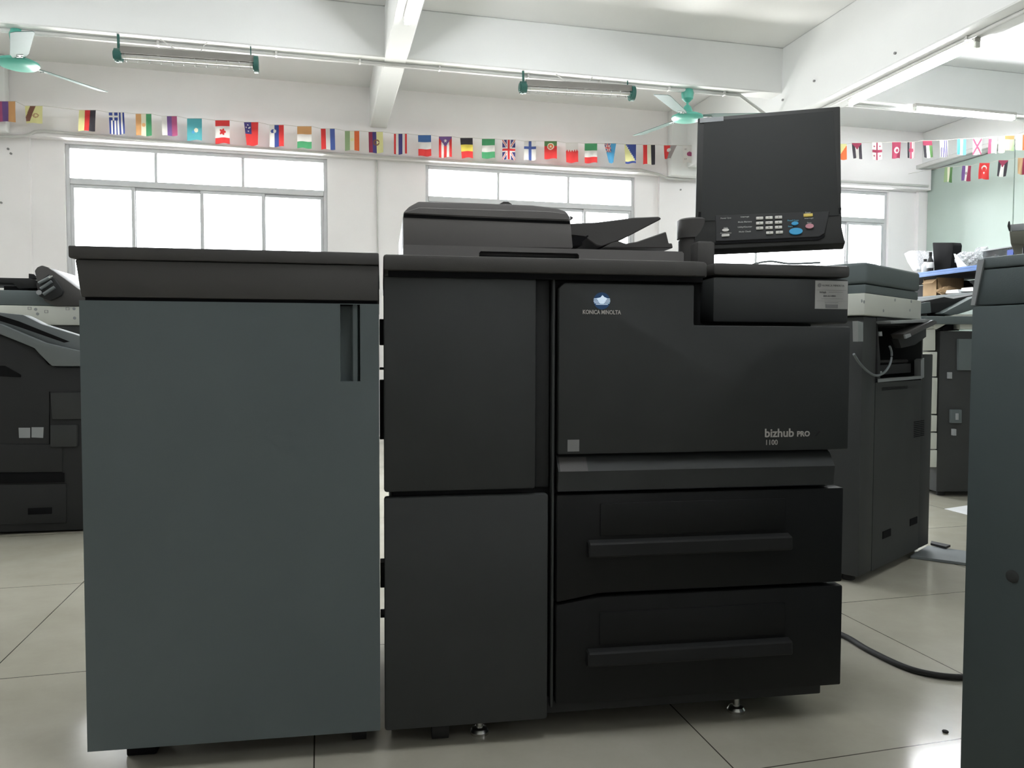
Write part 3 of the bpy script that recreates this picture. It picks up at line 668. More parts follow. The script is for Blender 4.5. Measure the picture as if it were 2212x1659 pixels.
MB().prism(P2([(1232, 483), (1290, 480), (1370, 470), (1424, 468), (1429, 472), (1424, 476), (1408, 484), (1345, 517), (1300, 532), (1288, 530), (1262, 512), (1232, 508)], d2_), d2_, .50, 'y', .002, 1).build('feed_tray', TOPB, adf)
MB().prism(P2([(1233, 511), (1262, 513), (1268, 509), (1269, 512), (1255, 524), (1256, 531), (1233, 532)], d2_), d2_-.01, .45, 'y').build('exit_slot', GAP, adf)
MB().prism(P2([(1232, 466), (1239, 470), (1236, 474), (1232, 474)], d2_+.1), d2_+.1, d2_+.16, 'y').build('paper_guide', TOPB, adf)
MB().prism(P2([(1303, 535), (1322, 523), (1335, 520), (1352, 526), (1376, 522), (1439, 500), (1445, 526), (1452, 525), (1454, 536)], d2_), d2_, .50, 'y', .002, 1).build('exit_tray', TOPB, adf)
# ---- arm and control panel
PC = FM.O + FM.u*M(1508, 520, .16)[0] + FM.n*.16
def local(p): return ((p-FM.O).dot(FM.u), (p-FM.O).dot(FM.n))
ca = M(1498, 520, .17); zq = M(1490, 474, .17)[1]; r_ = abs(M(1498, 500, .17)[0]-M(1464, 500, .17)[0])
MB().lathe([(r_*.92, ztop), (r_*.92, M(1480, 521, .17)[1]), (r_*.86, M(1480, 520, .17)[1]), (r_*.86, M(1480, 517, .17)[1]), (r_, M(1480, 516, .17)[1]), (r_, zq-.004), (r_-.006, zq)], (ca[0], .17, 0)).build('panel_arm_post', TOPB, main)
MB().box(M(1506, 560, .10)[0], M(1546, 560, .10)[0], .10, .17, ztop-.02, M(1520, 520, .10)[1], .008).build('arm_neck', TOPB, main)
# panel: own frame, rotated 31 deg about z and tilted back
Pc = C0 + ray(1662, 388)*(1.86)
pan = bpy.data.objects.new('control_panel', None); COL.objects.link(pan); pan.parent = main
# solve the panel plane: bottom edge horizontal through (1500,540),(1825,525)
pang = R_(-31); pu = Vector((math.cos(pang), math.sin(pang), 0)); tilt = R_(17)
pn = Vector((-math.sin(pang), math.cos(pang), 0))                  # pointing away from viewer
pz = (Vector((0, 0, 1))*math.cos(tilt) + pn*math.sin(tilt))          # panel 'up' leans away
pnn = pu.cross(pz)                                                   # normal: towards viewer is -pnn? fixed below
if pnn.dot(Pc-C0) < 0: pnn = -pnn                                    # away from viewer
def PP(x, y, off=0.0):
    v = ray(x, y); o = Pc + pnn*off; t = (o-C0).dot(pnn)/v.dot(pnn); p = C0+v*t-Pc
    return (p.dot(pu), p.dot(pz))
mw = Matrix(((pu.x, pnn.x, pz.x, Pc.x), (pu.y, pnn.y, pz.y, Pc.y), (pu.z, pnn.z, pz.z, Pc.z), (0, 0, 0, 1)))
mainM = Matrix.Translation(FM.O) @ Matrix.Rotation(FM.ang, 4, 'Z')
pan.matrix_local = mainM.inverted() @ mw
def pbox(x0, y0, x1, y1, f, b, nm, m, par, bev=0.0):
    # corners averaged into a rectangle in panel space
    a = PP(x0, y0); c = PP(x1, y1)
    return MB().box(min(a[0], c[0]), max(a[0], c[0]), f, b, min(a[1], c[1]), max(a[1], c[1]), bev).build(nm, m, par)
q = [PP(1507, 255), PP(1815, 229), PP(1826, 525), PP(1500, 540)]
PLIST = q
MB().prism([q[0], q[1], PP(1818, 488), q[2], q[3]], .0, .036, 'y', .003, 2).build('housing', PANM, pan)
hs = pan.children[0] if pan.children else None
MB().prism([PP(1521, 262), PP(1800, 240), PP(1812, 466), PP(1514, 478)], -.0012, .004, 'y').build('screen', SCRN, pan)
MB().prism([PP(1509, 458), PP(1818, 449), PP(1816, 462), PP(1508, 472)], -.0005, .003, 'y').build('seam', GAP, pan)
MB().prism([PP(1545, 466), PP(1792, 457), PP(1782, 505), PP(1770, 513), PP(1546, 523)], -.003, .003, 'y', .0015, 1).build('key_field', BLK2, pan)
MB().prism([PP(1544, 524), PP(1770, 513), PP(1782, 508), PP(1780, 513), PP(1768, 519), PP(1544, 528)], -.002, .002, 'y').build('lip', GAP, pan)
MB().prism([PP(1512, 256), PP(1563, 252), PP(1563, 262), PP(1512, 266)], -.0018, .001, 'y').build('sticker', LGREY, pan, 'grey strip sticker')
def key(x, y, w_, h_, m, nm='key'):
    a = PP(x-w_/2, y); b = PP(x+w_/2, y); c = PP(x, y-h_/2); d = PP(x, y+h_/2)
    return MB().box(a[0], b[0], -.0055, -.002, d[1], c[1], .0012).build(nm, m, pan)
digs = ['1', '2', '3', '4', '5', '6', '7', '8', '9', '0', 'C']
ks = [(1641+j*20.3, 473+i*10.8-j*1.0) for i in range(3) for j in range(3)] + [(1662.5, 504.5), (1683.5, 503.5)]
kd = text_mb('', .004, 0, 0, 0)
for i, (x, y) in enumerate(ks):
    key(x, y, 15.5, 6.2, KEYW); c = PP(x, y+1.7); join(kd, text_mb(digs[i], .0052, c[0], c[1], -.0058, 'CENTER'))
kd.build('key_digits', INK, pan)
key(1567.5, 510, 17, 5.5, KEYW)
def disc(x, y, rx, ry, m, nm):
    c = PP(x, y); e = PP(x+rx, y); h = PP(x, y-ry); mb = MB().cyl((0, -.006, 0), (0, -.002, 0), 1, n=28)
    mb.xf(Matrix.Translation((c[0], 0, c[1])) @ Matrix.Diagonal((e[0]-c[0], 1, h[1]-c[1], 1))); return mb.build(nm, m, pan)
disc(1567.5, 499, 7.5, 3, KEYW, 'key'); disc(1717, 484.5, 7.5, 3.6, KEYB, 'key'); disc(1719, 501.5, 14.5, 7, KEYB, 'start_key'); disc(1748.5, 490.5, 9, 5, KEYP, 'stop_key')
key(1745.5, 466.5, 20, 6.8, KEYY)
pt = text_mb('', .004, 0, 0, 0); ptb = text_mb('', .004, 0, 0, 0)
for s_, x, y, tb in (('Power Save', 1568, 474, 0), ('Help', 1568, 495, 0), ('Accessibility', 1568, 506, 0), ('Interrupt', 1609, 471, 0), ('Mode Memory', 1609, 482, 0), ('Utility/Counter', 1609, 493, 0), ('Mode Check', 1609, 503, 0),
                     ('Proof Copy', 1713, 479, 1), ('Start', 1707, 492, 1), ('Reset', 1745, 462, 0), ('Interrupt', 1747, 474, 0), ('Stop', 1748, 484, 0)):
    c = PP(x, y); join(ptb if tb else pt, text_mb(s_, .0052, c[0], c[1], -.0034, 'CENTER', .0001))
pt.build('key_lettering', PTEXT, pan); ptb.build('key_lettering', PTXTB, pan)

# ================================================================== FINISHER (left)
fin = thing('finisher_cabinet', 'tall blue-grey finisher cabinet with a dark top, left of the large printer', 'cabinet', FM.O, FM.ang)
fl, fr_ = U(179, 1100)+.0, U(820, 1100)
zsm = Z(500, 650); ztf = Z(480, 539); zbf = .05
MB().box(fl+.02, fr_-.012, .03, .66, .06, ztf-.012, .006).build('body', BLK2, fin)
# door with a recessed grip
gx0, gx1, gz0, gz1 = U(735, 740), U(778, 740), Z(757, 824), Z(757, 656)
dd = MB()
_b = bmesh.new(); _X = [fl, gx0, gx1, fr_]; _Z = [zbf, gz0, gz1, zsm-.004]
def _g(y): return [[_b.verts.new((x, y, z)) for x in _X] for z in _Z]
_F, _K = _g(0), _g(.028)
for j in range(3):
    for i in range(3):
        if (i, j) == (1, 1): continue
        _b.faces.new((_F[j][i], _F[j][i+1], _F[j+1][i+1], _F[j+1][i])); _b.faces.new((_K[j][i], _K[j+1][i], _K[j+1][i+1], _K[j][i+1]))
for lp_ in ([(0, i) for i in range(4)]+[(j, 3) for j in range(1, 4)]+[(3, i) for i in (2, 1, 0)]+[(j, 0) for j in (2, 1)], [(1, 1), (2, 1), (2, 2), (1, 2)]):
    for q in range(len(lp_)):
        a_, c_ = lp_[q], lp_[(q+1) % len(lp_)]
        _b.faces.new((_F[a_[0]][a_[1]], _K[a_[0]][a_[1]], _K[c_[0]][c_[1]], _F[c_[0]][c_[1]]))
bmesh.ops.recalc_face_normals(_b, faces=_b.faces)
dd.bm.free(); dd.bm = _b
dd.build('door', GREY, fin)
MB().box(gx0-.001, gx1+.001, .024, .028, gz0-.001, gz1+.001).prism([(gx0+(gx1-gx0)*.56, .012), (gx0+(gx1-gx0)*.64, .004), (gx0+(gx1-gx0)*.84, .003), (gx0+(gx1-gx0)*.93, .012), (gx0+(gx1-gx0)*.93, .026), (gx0+(gx1-gx0)*.5, .026)], gz0, gz1, 'z').build('grip_recess', GREY, fin)
# top: overhanging hopper lip on the left
lo = U(150, 540)
zlip = Z(500, 566)
MB().prism([(lo, ztf), (fr_, ztf), (fr_, zlip), (lo+.004, zlip), (lo, zlip+.003)], -.008, .66, 'y', .004, 2).build('top_lid', TOPB, fin)
MB().prism([(lo+.010, zlip-.001), (fr_-.001, zlip-.001), (fr_-.001, zsm+.004), (fl+.004, zsm+.004)], -.002, .65, 'y', .003, 2).build('top_housing', TOPB, fin)
MB().box(fl+.01, fr_-.004, .004, .04, zsm-.006, zsm+.006).build('seam', GAP, fin)
for (x, y) in ((776, 1604),):
    p = FM.top(x, y, 0.0); MB().cyl((p[0]-.015, p[1]+.02, .028), (p[0]+.015, p[1]+.02, .028), .028).box(p[0]-.03, p[0]+.03, p[1], p[1]+.06, .045, .062, .004).build('caster', RUB, fin)
for x in (fl+.12, fr_-.07): MB().cyl((x-.015, .6, .028), (x+.015, .6, .028), .028).box(x-.03, x+.03, .57, .63, .045, .062, .004).build('caster', RUB, fin)
_u = M(273, 1655, .07)[0]; MB().box(_u, _u+.06, .07, .13, 0.0, .062, .004).build('foot', MATTE, fin)

# ================================================================== RIGHT FOREGROUND CABINET
A = C0 + ray(2098, 700)*1.535; ang2 = math.degrees(math.atan2(-.956, .29))
FR = Frame((A.x, A.y), ang2)
rc = thing('finisher_cabinet', 'blue-grey cabinet cut by the right picture edge, in front of the cable', 'cabinet', FR.O, FR.ang)
RM = FR.at
Wd, Dp = .62, .60
zs2 = RM(2150, 658)[1]; zt2 = RM(2160, 552)[1]; zs3 = RM(2160, 578)[1]
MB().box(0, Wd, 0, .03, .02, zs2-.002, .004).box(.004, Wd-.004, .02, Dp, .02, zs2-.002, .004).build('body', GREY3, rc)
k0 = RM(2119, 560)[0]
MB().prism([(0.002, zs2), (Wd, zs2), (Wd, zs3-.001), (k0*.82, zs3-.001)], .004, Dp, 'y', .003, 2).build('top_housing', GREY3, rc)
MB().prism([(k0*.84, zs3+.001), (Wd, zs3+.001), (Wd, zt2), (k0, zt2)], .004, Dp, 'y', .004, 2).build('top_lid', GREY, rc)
MB().prism([(-.002, zs2+.001), (.006, zs2+.001), (k0+.006, zt2-.004), (k0-.006, zt2-.004)], .0, .02, 'y').build('corner_trim', LGREY, rc)
c = RM(2187, 1245); MB().lathe([(.002, 0), (.012, .0), (.010, .003), (.004, .004)], (0, 0, 0)).xf(Matrix.Translation((c[0], -.0005, c[1])) @ Matrix.Rotation(R_(90), 4, 'X') @ Matrix.Scale(.4, 4, (0, 0, 1))).build('plug', BLK, rc)
for (x, y) in ((.06, .06), (Wd-.06, .06), (.06, Dp-.06), (Wd-.06, Dp-.06)): MB().lathe([(.02, 0), (.022, .004), (.018, .02), (.018, .024)], (x, y, 0)).build('foot', RUB, rc)

# ================================================================== GREY PRINTER BEHIND, RIGHT
K = atZ(1853, 1265, 0); S = atZ(2005, 1190, 0); KA = math.degrees(math.atan2(S.y-K.y, S.x-K.x)); KL = (S-K).length
FB = Frame((K.x, K.y), KA); B = FB.at
bp = thing('office_printer', 'dark grey office printer with a white band, behind the right end of the large printer', 'printer', FB.O, FB.ang)
WB = .62
def bprism(pts, n0, n1, nm, m, bev=0, par=None, lab=None): return MB().prism([B(x, y) for x, y in pts], n0, n1, 'y', bev, 2).build(nm, m, par or bp, lab)
zwb = B(1900, 684)[1]; zwt = B(1900, 638)[1]; zl0 = B(1900, 619)[1]; zl1 = B(1900, 573)[1]; zbb = .03
oz0, oz1 = B(1940, 824)[1], B(1940, 704)[1]; o0, o1 = B(1893, 760)[0], B(1993, 760)[0]
bd = MB().box(0, o0, 0, WB, zbb, zwb-.004, .006).box(o0, o1, .22, WB, oz0, oz1, 0).box(o0, o1, 0, WB, zbb, oz0, 0).box(o0, o1, 0, WB, oz1, zwb-.004, 0).box(o1, KL, 0, WB, zbb, B(2000, 765)[1], .004).box(o1-.012, o1, 0, .23, oz0-.001, oz1+.001)
bd.build('body', BLK, bp)
MB().box(-.02, B(1984, 660)[0], -.012, WB, zwb, zwt, .006).build('white_band', WHT, bp, 'ivory band with small marks')
MB().box(.0, B(1980, 640)[0], -.006, WB, zwt+.001, zl0, .004).build('scanner', GREY, bp)
MB().box(-.004, B(1981, 600)[0], -.012, WB, zl0+.003, zl1, .012, 3).build('lid', GREY, bp)
for x, y in ((1862, 650), (1867, 652), (1934, 648), (1969, 651), (1909, 671), (1966, 670)):
    c = B(x, y, -.013); MB().lathe([(.002, 0), (.006, 0), (.005, .001), (.001, .0012)]).xf(Matrix.Translation((c[0], -.012, c[1])) @ Matrix.Rotation(R_(90), 4, 'X')).build('screw_cap', LGREY, bp)
# opening with mechanism
bprism([(1893, 819), (1988, 812), (1989, 818), (1893, 826)], -.006, .02, 'frame_rail', STL, 0)
bprism([(1893, 700), (1899, 775), (1899, 826), (1893, 826)], -.004, .02, 'frame_rail', BLK2)
bprism([(1986, 778), (1993, 773), (1993, 815), (1986, 818)], -.006, .02, 'frame_rail', STL)
bprism([(1900, 790), (1985, 785), (1985, 805), (1900, 812)], .03, .12, 'roller_unit', BLK2, .003)
MB().cyl((*(lambda c: (c[0], .05))(B(1905, 783)), B(1905, 783)[1]), (B(1985, 780)[0], .05, B(1985, 780)[1]), .008).build('roller', RUB, bp)
bprism([(1917, 722), (1982, 692), (1990, 694), (1990, 700), (1922, 732)], -.06, -.01, 'open_flap', TOPB, .002)
bprism([(1922, 732), (1984, 704), (1984, 728), (1960, 745), (1930, 752)], -.03, -.005, 'flap_inner', BLK2, .002)
bprism([(1893, 694), (1972, 690), (1988, 692), (1975, 697), (1895, 700)], -.05, .02, 'exit_tray', LGREY, .001)
bprism([(1917, 724), (1929, 721), (1931, 727), (1919, 732)], -.064, -.058, 'latch', LGREY)
bprism([(1898, 718), (1904, 716), (1905, 726), (1899, 726)], -.002, .01, 'clip', LGREY)
bprism([(1911, 803), (1917, 802), (1917, 807), (1911, 808)], .02, .032, 'clip', LGREY)
bprism([(1834, 694), (1846, 697), (1846, 738), (1835, 738)], -.03, -.012, 'hinge_plate', STL)
vv = MB()
for i in range(9):
    for (xa, xb, yy) in ((1905, 1960, 838+i*1.0*2.4),) if i < 3 else ():
        a = B(xa, yy); b = B(xb, yy-1.5); vv.box(a[0], b[0], -.0012, .001, a[1]-.0008, a[1]+.0008)
    a = B(1974, 912+i*4); b = B(1996, 911+i*4); vv.box(a[0], b[0], -.0012, .001, a[1]-.0015, a[1]+.0015)
vv.build('vent', GAP, bp)
for (x, y) in ((1915, 1153), (1973, 1126)):
    c = B(x, y); s_ = MB(); s_.box(c[0]-.042, c[0]+.042, -.0022, .002, c[1]-.015, c[1]+.015, .0018, 1).xf(Matrix.Identity(4)); s_.build('hand_hole', GAP, bp)
for x in (.06, KL-.06):
    for y in (.06, WB-.06): MB().lathe([(.02, 0), (.024, .004), (.02, .03), (.02, .034)], (x, y, 0)).build('foot', RUB, bp)
# loose cable of that printer
pts = [FB.O+FB.u*B(x, y)[0]+FB.n*(-.02)+Vector((0, 0, B(x, y)[1])) for x, y in ((1832, 765), (1845, 785), (1865, 804), (1882, 811), (1900, 803), (1912, 782), (1914, 762), (1910, 748))]
o = MB().tube([Vector(((p-FB.O).dot(FB.u), (p-FB.O).dot(FB.n), p.z)) for p in bez(pts)], .0045, 8).build('cable', GREY2, bp)
# papers / film lying on that printer
tf = MB(); f0 = B(1850, 566)
zz = zl1+.001
tf.prism([(.02, .05), (.18, .03), (.40, .06), (.44, .30), (.25, .42), (.05, .36)], zz, zz+.010, 'z', .003, 1)
tag(tf.xf(Matrix.Translation(FB.O) @ Matrix.Rotation(FB.ang, 4, 'Z')).build('plastic_sleeve', FILM), 'clear plastic sleeve lying on the grey printer behind', 'plastic sleeve')
cbl = [FB.O+FB.u*u_+FB.n*n_+Vector((0, 0, z_)) for u_, n_, z_ in ((.02, .52, zz+.006), (.03, .45, zz+.03), (.03, .38, zz+.035), (.03, .30, zz+.02), (.08, .2, zz+.02))]
tag(MB().tube(bez(cbl), .004, 8).build('loose_cable', GREY2), 'looped thin cable lying on top of the grey printer behind', 'cable')

# ================================================================== LEFT BACKGROUND PRINTERS
FLp = Frame((-1.2, 4.06), 0); Lp = FLp.at
lp1 = thing('office_printer', 'dark grey printer with a sloping output tray, far left behind the finisher', 'printer', (-1.2, 4.06, 0))
def lpr(pts, n0, n1, nm, m, bev=0, par=None, lab=None): return MB().prism([Lp(x, y, n0) for x, y in pts], n0, n1, 'y', bev, 2).build(nm, m, par or lp1, lab)
lpr([(-70, 720), (0, 722), (50, 742), (75, 752), (92, 772), (105, 788), (125, 793), (330, 793), (330, 1140), (-70, 1152)], 0, .6, 'body', BLK2, .004)
lpr([(-70, 668), (10, 676), (50, 680), (90, 700), (180, 728), (330, 775), (330, 795), (118, 795), (104, 785), (85, 762), (70, 752), (-70, 705)], .02, .12, 'output_tray', GREY2, .004)
lpr([(-70, 712), (0, 722), (50, 742), (74, 752), (84, 764), (112, 791), (330, 791), (330, 760), (180, 760), (95, 740), (0, 700), (-70, 690)], -.02, .04, 'tray_lip', GREY2, .004)
lpr([(-10, 678), (40, 694), (150, 738), (138, 740), (40, 706), (-10, 690)], -.026, -.018, 'tray_slot', GAP)
lpr([(108, 848), (330, 846), (330, 900), (300, 905), (112, 906)], -.012, .02, 'front_cover', BLK, .004)
lpr([(108, 918), (166, 918), (166, 965), (108, 966)], -.02, .02, 'latch_cover', BLK, .004)
lpr([(106, 846), (108, 846), (108, 960), (106, 960)], -.002, .01, 'seam', GAP)
lpr([(-70, 959), (135, 960), (135, 1020), (-70, 1022)], -.006, .02, 'drawer', BLK2, .004)
lpr([(-70, 1022), (138, 1022), (138, 1042), (-70, 1046)], -.008, .01, 'handle_recess', GAP, .001)
lpr([(-70, 1048), (143, 1045), (143, 1130), (-70, 1136)], -.006, .02, 'drawer', BLK2, .004)
lpr([(60, 1098), (112, 1096), (112, 1110), (60, 1112)], -.008, .02, 'handle_recess', GAP, .001)
lpr([(-20, 790), (10, 790), (45, 810), (45, 815), (-20, 812)], -.004, .02, 'recess', GAP)
lpr([(40, 924), (65, 924), (65, 946), (41, 946)], -.003, .01, 'sticker', LGREY, 0, None, 'torn pale square sticker')
lpr([(68, 923), (94, 923), (93, 946), (68, 945)], -.003, .01, 'sticker', LGREY, 0, None, 'torn pale square sticker')
zz = .0
for x in (-.35, .2):
    for y in (.06, .5): MB().lathe([(.02, 0), (.024, .004), (.02, .03), (.02, .05)], (x, y, 0)).build('foot', RUB, lp1)
FL2 = Frame((-1.4, 4.85), 0); L2 = FL2.at
lp2 = thing('office_printer', 'grey printer with an ivory band and document feeder, rearmost at the far left', 'printer', (-1.4, 4.85, 0))
def l2(pts, n0, n1, nm, m, bev=0, par=None, lab=None): return MB().prism([L2(x, y, n0) for x, y in pts], n0, n1, 'y', bev, 2).build(nm, m, par or lp2, lab)
a, b = L2(-90, 702)[0], L2(330, 702)[0]
MB().box(a, b, .0, .6, .03, L2(100, 703)[1], .005).build('body', BLK, lp2)
MB().box(a, b, -.01, .6, L2(100, 702)[1], L2(100, 661)[1], .005).build('white_band', WHT, lp2, 'ivory band with small screw marks')
for x, y in ((77, 668), (160, 667), (81, 678), (161, 687)):
    c = L2(x, y, -.01); MB().lathe([(.002, 0), (.008, 0), (.007, .001), (.001, .0012)]).xf(Matrix.Translation((c[0], -.01, c[1])) @ Matrix.Rotation(R_(90), 4, 'X')).build('screw_cap', LGREY, lp2)
for x, y in ((64, 666), (146, 667), (100, 673)):
    c = L2(x, y, -.01); mb = MB(); s_ = .009
    mb.box(c[0]-s_, c[0]+s_, -.0115, -.0095, c[1]+.006, c[1]+.0075).box(c[0]-s_, c[0]+s_, -.0115, -.0095, c[1]-.0075, c[1]-.006).box(c[0]-s_, c[0]-s_+.002, -.0115, -.0095, c[1]-.007, c[1]+.007).box(c[0]+s_-.002, c[0]+s_, -.0115, -.0095, c[1]-.007, c[1]+.007).build('slot_mark', INKL, lp2)
MB().box(a, b, 0.0, .6, L2(100, 660)[1], L2(40, 627)[1], .006).build('scanner', GREY, lp2)
l2([(-90, 598), (62, 601), (80, 606), (80, 622), (40, 624), (28, 612), (-90, 607)], .05, .5, 'feed_tray', BLK2, .003)
l2([(8, 618), (60, 618), (60, 628), (8, 627)], .06, .45, 'tray_support', GAP, .002)
l2([(62, 591), (72, 592), (80, 598), (80, 602), (62, 601)], .1, .2, 'paper_guide', BLK2)
fe = l2([(74, 585), (80, 577), (90, 573), (103, 577), (140, 602), (180, 632), (330, 640), (330, 661), (120, 661), (95, 650), (84, 625)], -.02, .5, 'document_feeder', TOPB, .006)
l2([(78, 612), (105, 592), (118, 602), (136, 628), (132, 638), (108, 650), (84, 640)], -.045, -.015, 'feeder_cover', BLK2, .004, fe)
for (p0, p1) in (((84, 612), (110, 598)), ((88, 624), (112, 608)), ((94, 636), (118, 620))):
    c0 = L2(*p0, -.05); c1 = L2(*p1, -.05); MB().cyl((c0[0], -.05, c0[1]), (c1[0], -.05, c1[1]), .009).build('feed_roller', GREY2, fe)
c = L2(85, 632, -.05); MB().lathe([(.010, -.004), (.013, -.004), (.013, .004), (.010, .004)]).xf(Matrix.Translation((c[0], -.055, c[1])) @ Matrix.Rotation(R_(90), 4, 'X')).build('roller_ring', LGREY, fe)
l2([(104, 599), (112, 595), (113, 597), (106, 601)], -.06, -.05, 'clip', WHT, 0, fe)
for x in (-.35, .3):
    for y in (.06, .5): MB().lathe([(.02, 0), (.024, .004), (.02, .03), (.02, .034)], (x, y, 0)).build('foot', RUB, lp2)

# ================================================================== FAR RIGHT: printer with ivory edge
G = atZ(2022, 1073, 0)
FG = Frame((G.x, G.y), -12); Gp = FG.at
gp = thing('office_printer', 'dark printer with ivory corner strips, seen in the gap beside the right cabinet', 'printer', FG.O, FG.ang)
def gpr(pts, n0, n1, nm, m, bev=0, par=None, lab=None): return MB().prism([Gp(x, y, n0) for x, y in pts], n0, n1, 'y', bev, 2).build(nm, m, par or gp, lab)
gw = .62
zg = Gp(2040, 715)[1]
MB().box(0, gw, 0, .6, .03, zg, .005).build('body', BLK, gp)
for (y0, y1) in ((760, 813), (816, 894), (897, 932), (935, 970), (972, 1009)):
    a = Gp(2008 if y0 < 900 else 2006, y0); b = Gp(2022, y1)
    MB().box(a[0], b[0]+.001, -.006, .1, b[1], a[1], .003).build('ivory_strip', WHT, gp)
gpr([(1985, 712), (2021, 711), (2021, 757), (1985, 757)], -.008, .2, 'ivory_side_cover', WHT, .004)
gpr([(1985, 702), (2020, 700), (2026, 703), (2026, 710), (1985, 711)], -.012, .2, 'ivory_shoulder', WHT, .003)
gpr([(2019, 697), (2062, 679), (2105, 679), (2105, 686), (2068, 687), (2028, 709), (2022, 712), (2018, 706)], -.02, .05, 'ivory_rail', WHT, .003)
gpr([(2073, 686), (2150, 686), (2150, 711), (2074, 711)], -.018, .05, 'ivory_block', WHT, .002)
gpr([(2036, 708), (2068, 690), (2072, 692), (2072, 714), (2036, 714)], .05, .3, 'exit_shadow', BLK2, .002)
gpr([(2071, 732), (2150, 732), (2150, 800), (2071, 800)], -.02, .03, 'side_door', GREY, .004)
gpr([(2055, 885), (2078, 885), (2078, 914), (2055, 914)], -.02, .03, 'handle_box', GREY, .003)
for x, y in ((2054, 811), (2068, 900), (2063, 934)): gpr([(x-3, y-7), (x+3, y-7), (x+3, y+7), (x-3, y+7)], -.025, .01, 'latch', LGREY, .001)
MB().box(Gp(1990, 690, -.05)[0], gw+.1, -.05, .55, Gp(2040, 700, -.05)[1], Gp(2040, 683, -.05)[1], .004).build('upper_frame', GREY, gp)
gpr([(1988, 655), (2010, 652), (2012, 676), (1988, 678)], .0, .3, 'scanner_side', GREY, .003)
gpr([(2035, 677), (2052, 668), (2105, 640), (2160, 630), (2160, 660), (2105, 668), (2060, 682)], -.02, .3, 'document_feeder', GREY, .006)
gpr([(1988, 652), (2040, 641), (2060, 645), (2150, 628), (2150, 640), (2105, 650), (2060, 672), (2010, 676), (1990, 660)], .05, .4, 'feed_tray', BLK2, .004)
gpr([(1985, 700), (2003, 700), (2003, 674), (1985, 674)], .02, .5, 'scanner_end', BLK2, .003)
for x in (.06, gw-.06):
    for y in (.06, .5): MB().lathe([(.02, 0), (.024, .004), (.02, .03), (.02, .034)], (x, y, 0)).build('foot', RUB, gp)

# ================================================================== SHELVING RIGHT
SX = 5.55
sh = thing('shelving_rack', 'long blue-edged shelving rack standing along the right wall', 'shelf', (SX, 6.5, 0))
zsh = atX(2050, 581, SX).z; zlw = atX(2050, 636, SX).z
y0s, y1s = 4.2, 7.6
for (z0, z1, nm) in ((zsh-.045, zsh, 'upper_shelf'), (zlw-.04, zlw, 'lower_shelf')):
    MB().box(0, .7, y0s-6.5, y1s-6.5, z0+.008, z1).build(nm, STL if nm[0] == 'l' else BLK2, sh)
    MB().box(-.012, 0, y0s-6.5, y1s-6.5, z0, z1+.002, .002, 1).box(-.016, -.011, y0s-6.5, y1s-6.5, z0+.01, z0+.018).box(-.016, -.011, y0s-6.5, y1s-6.5, z1-.014, z1-.008).build('front_beam', BLUE if nm[0] == 'u' else GREY2, sh)
for y in (y0s-6.5+.02, y1s-6.5-.06, -.4):
    for x in (0.66,) : MB().box(x, x+.04, y, y+.04, 0, zsh+.0, .002, 1).build('upright', BLUE, sh)
for y in (y0s-6.5+.02, y1s-6.5-.06): MB().box(.0, .04, y, y+.04, 0, zsh-.05, .002, 1).build('upright', BLUE, sh)
MB().box(.64, .66, y0s-6.5, y1s-6.5, zlw, zsh-.05).build('back_panel', BLK2, sh)
def sY(x, y=600, X=SX): return atX(x, y, X).y
def sz(x, y, X=SX): return atX(x, y, X).z
def shp(pts, X0, X1, z, nm, m, lab, cat, bev=0.0, group=None):
    P = [(atX(x, y, X0).y, max(z+.002, atX(x, y, X0).z)) for x, y in pts]
    return tag(MB().prism(P, X0, X1, 'x', bev, 2).build(nm, m), lab, cat, group)
shp([(1953, 548), (1963, 542), (1981, 580), (1980, 585), (1972, 585), (1960, 566)], SX+.05, SX+.09, zsh, 'foam_block', PAP, 'slanted white foam block leaning on the blue shelf', 'foam block', .004)
shp([(1963, 541), (1984, 541), (1998, 560), (1996, 580), (1985, 586), (1979, 583)], SX+.21, SX+.40, zsh, 'bagged_part', FILM, 'grey part in clear film between white foam and bottles', 'bag', .01)
def bottle(x, ya, yb, r, m, lab):
    X = SX+.06; c = atX(x, yb, X); h = atX(x, ya, X).z-zsh
    t = thing('bottle', lab, 'bottle', (X, c.y, zsh+.001), 0, 'bottles on the blue shelf')
    MB().lathe([(r*.9, 0), (r, .006), (r, h*.55), (r*.5, h*.72), (r*.42, h*.82)]).build('bottle_body', m, t)
    MB().lathe([(r*.46, h*.8), (r*.5, h*.81), (r*.5, h), (r*.4, h)]).build('cap', BLK2, t)
    MB().lathe([(r*1.02, h*.2), (r*1.03, h*.21), (r*1.03, h*.48), (r*1.0, h*.49)]).build('bottle_label', PAP, t)
bottle(2009, 545, 583, .028, BLK2, 'dark bottle with a white label beside the black box')
bottle(1998, 560, 586, .03, PAP, 'squat white bottle beside the dark bottle')
shp([(2014, 524), (2057, 524), (2059, 530), (2058, 540), (2052, 584), (2018, 585)], SX+.10, SX+.20, zsh, 'black_box', MATTE, 'tall black box standing on the blue shelf', 'box', .006)
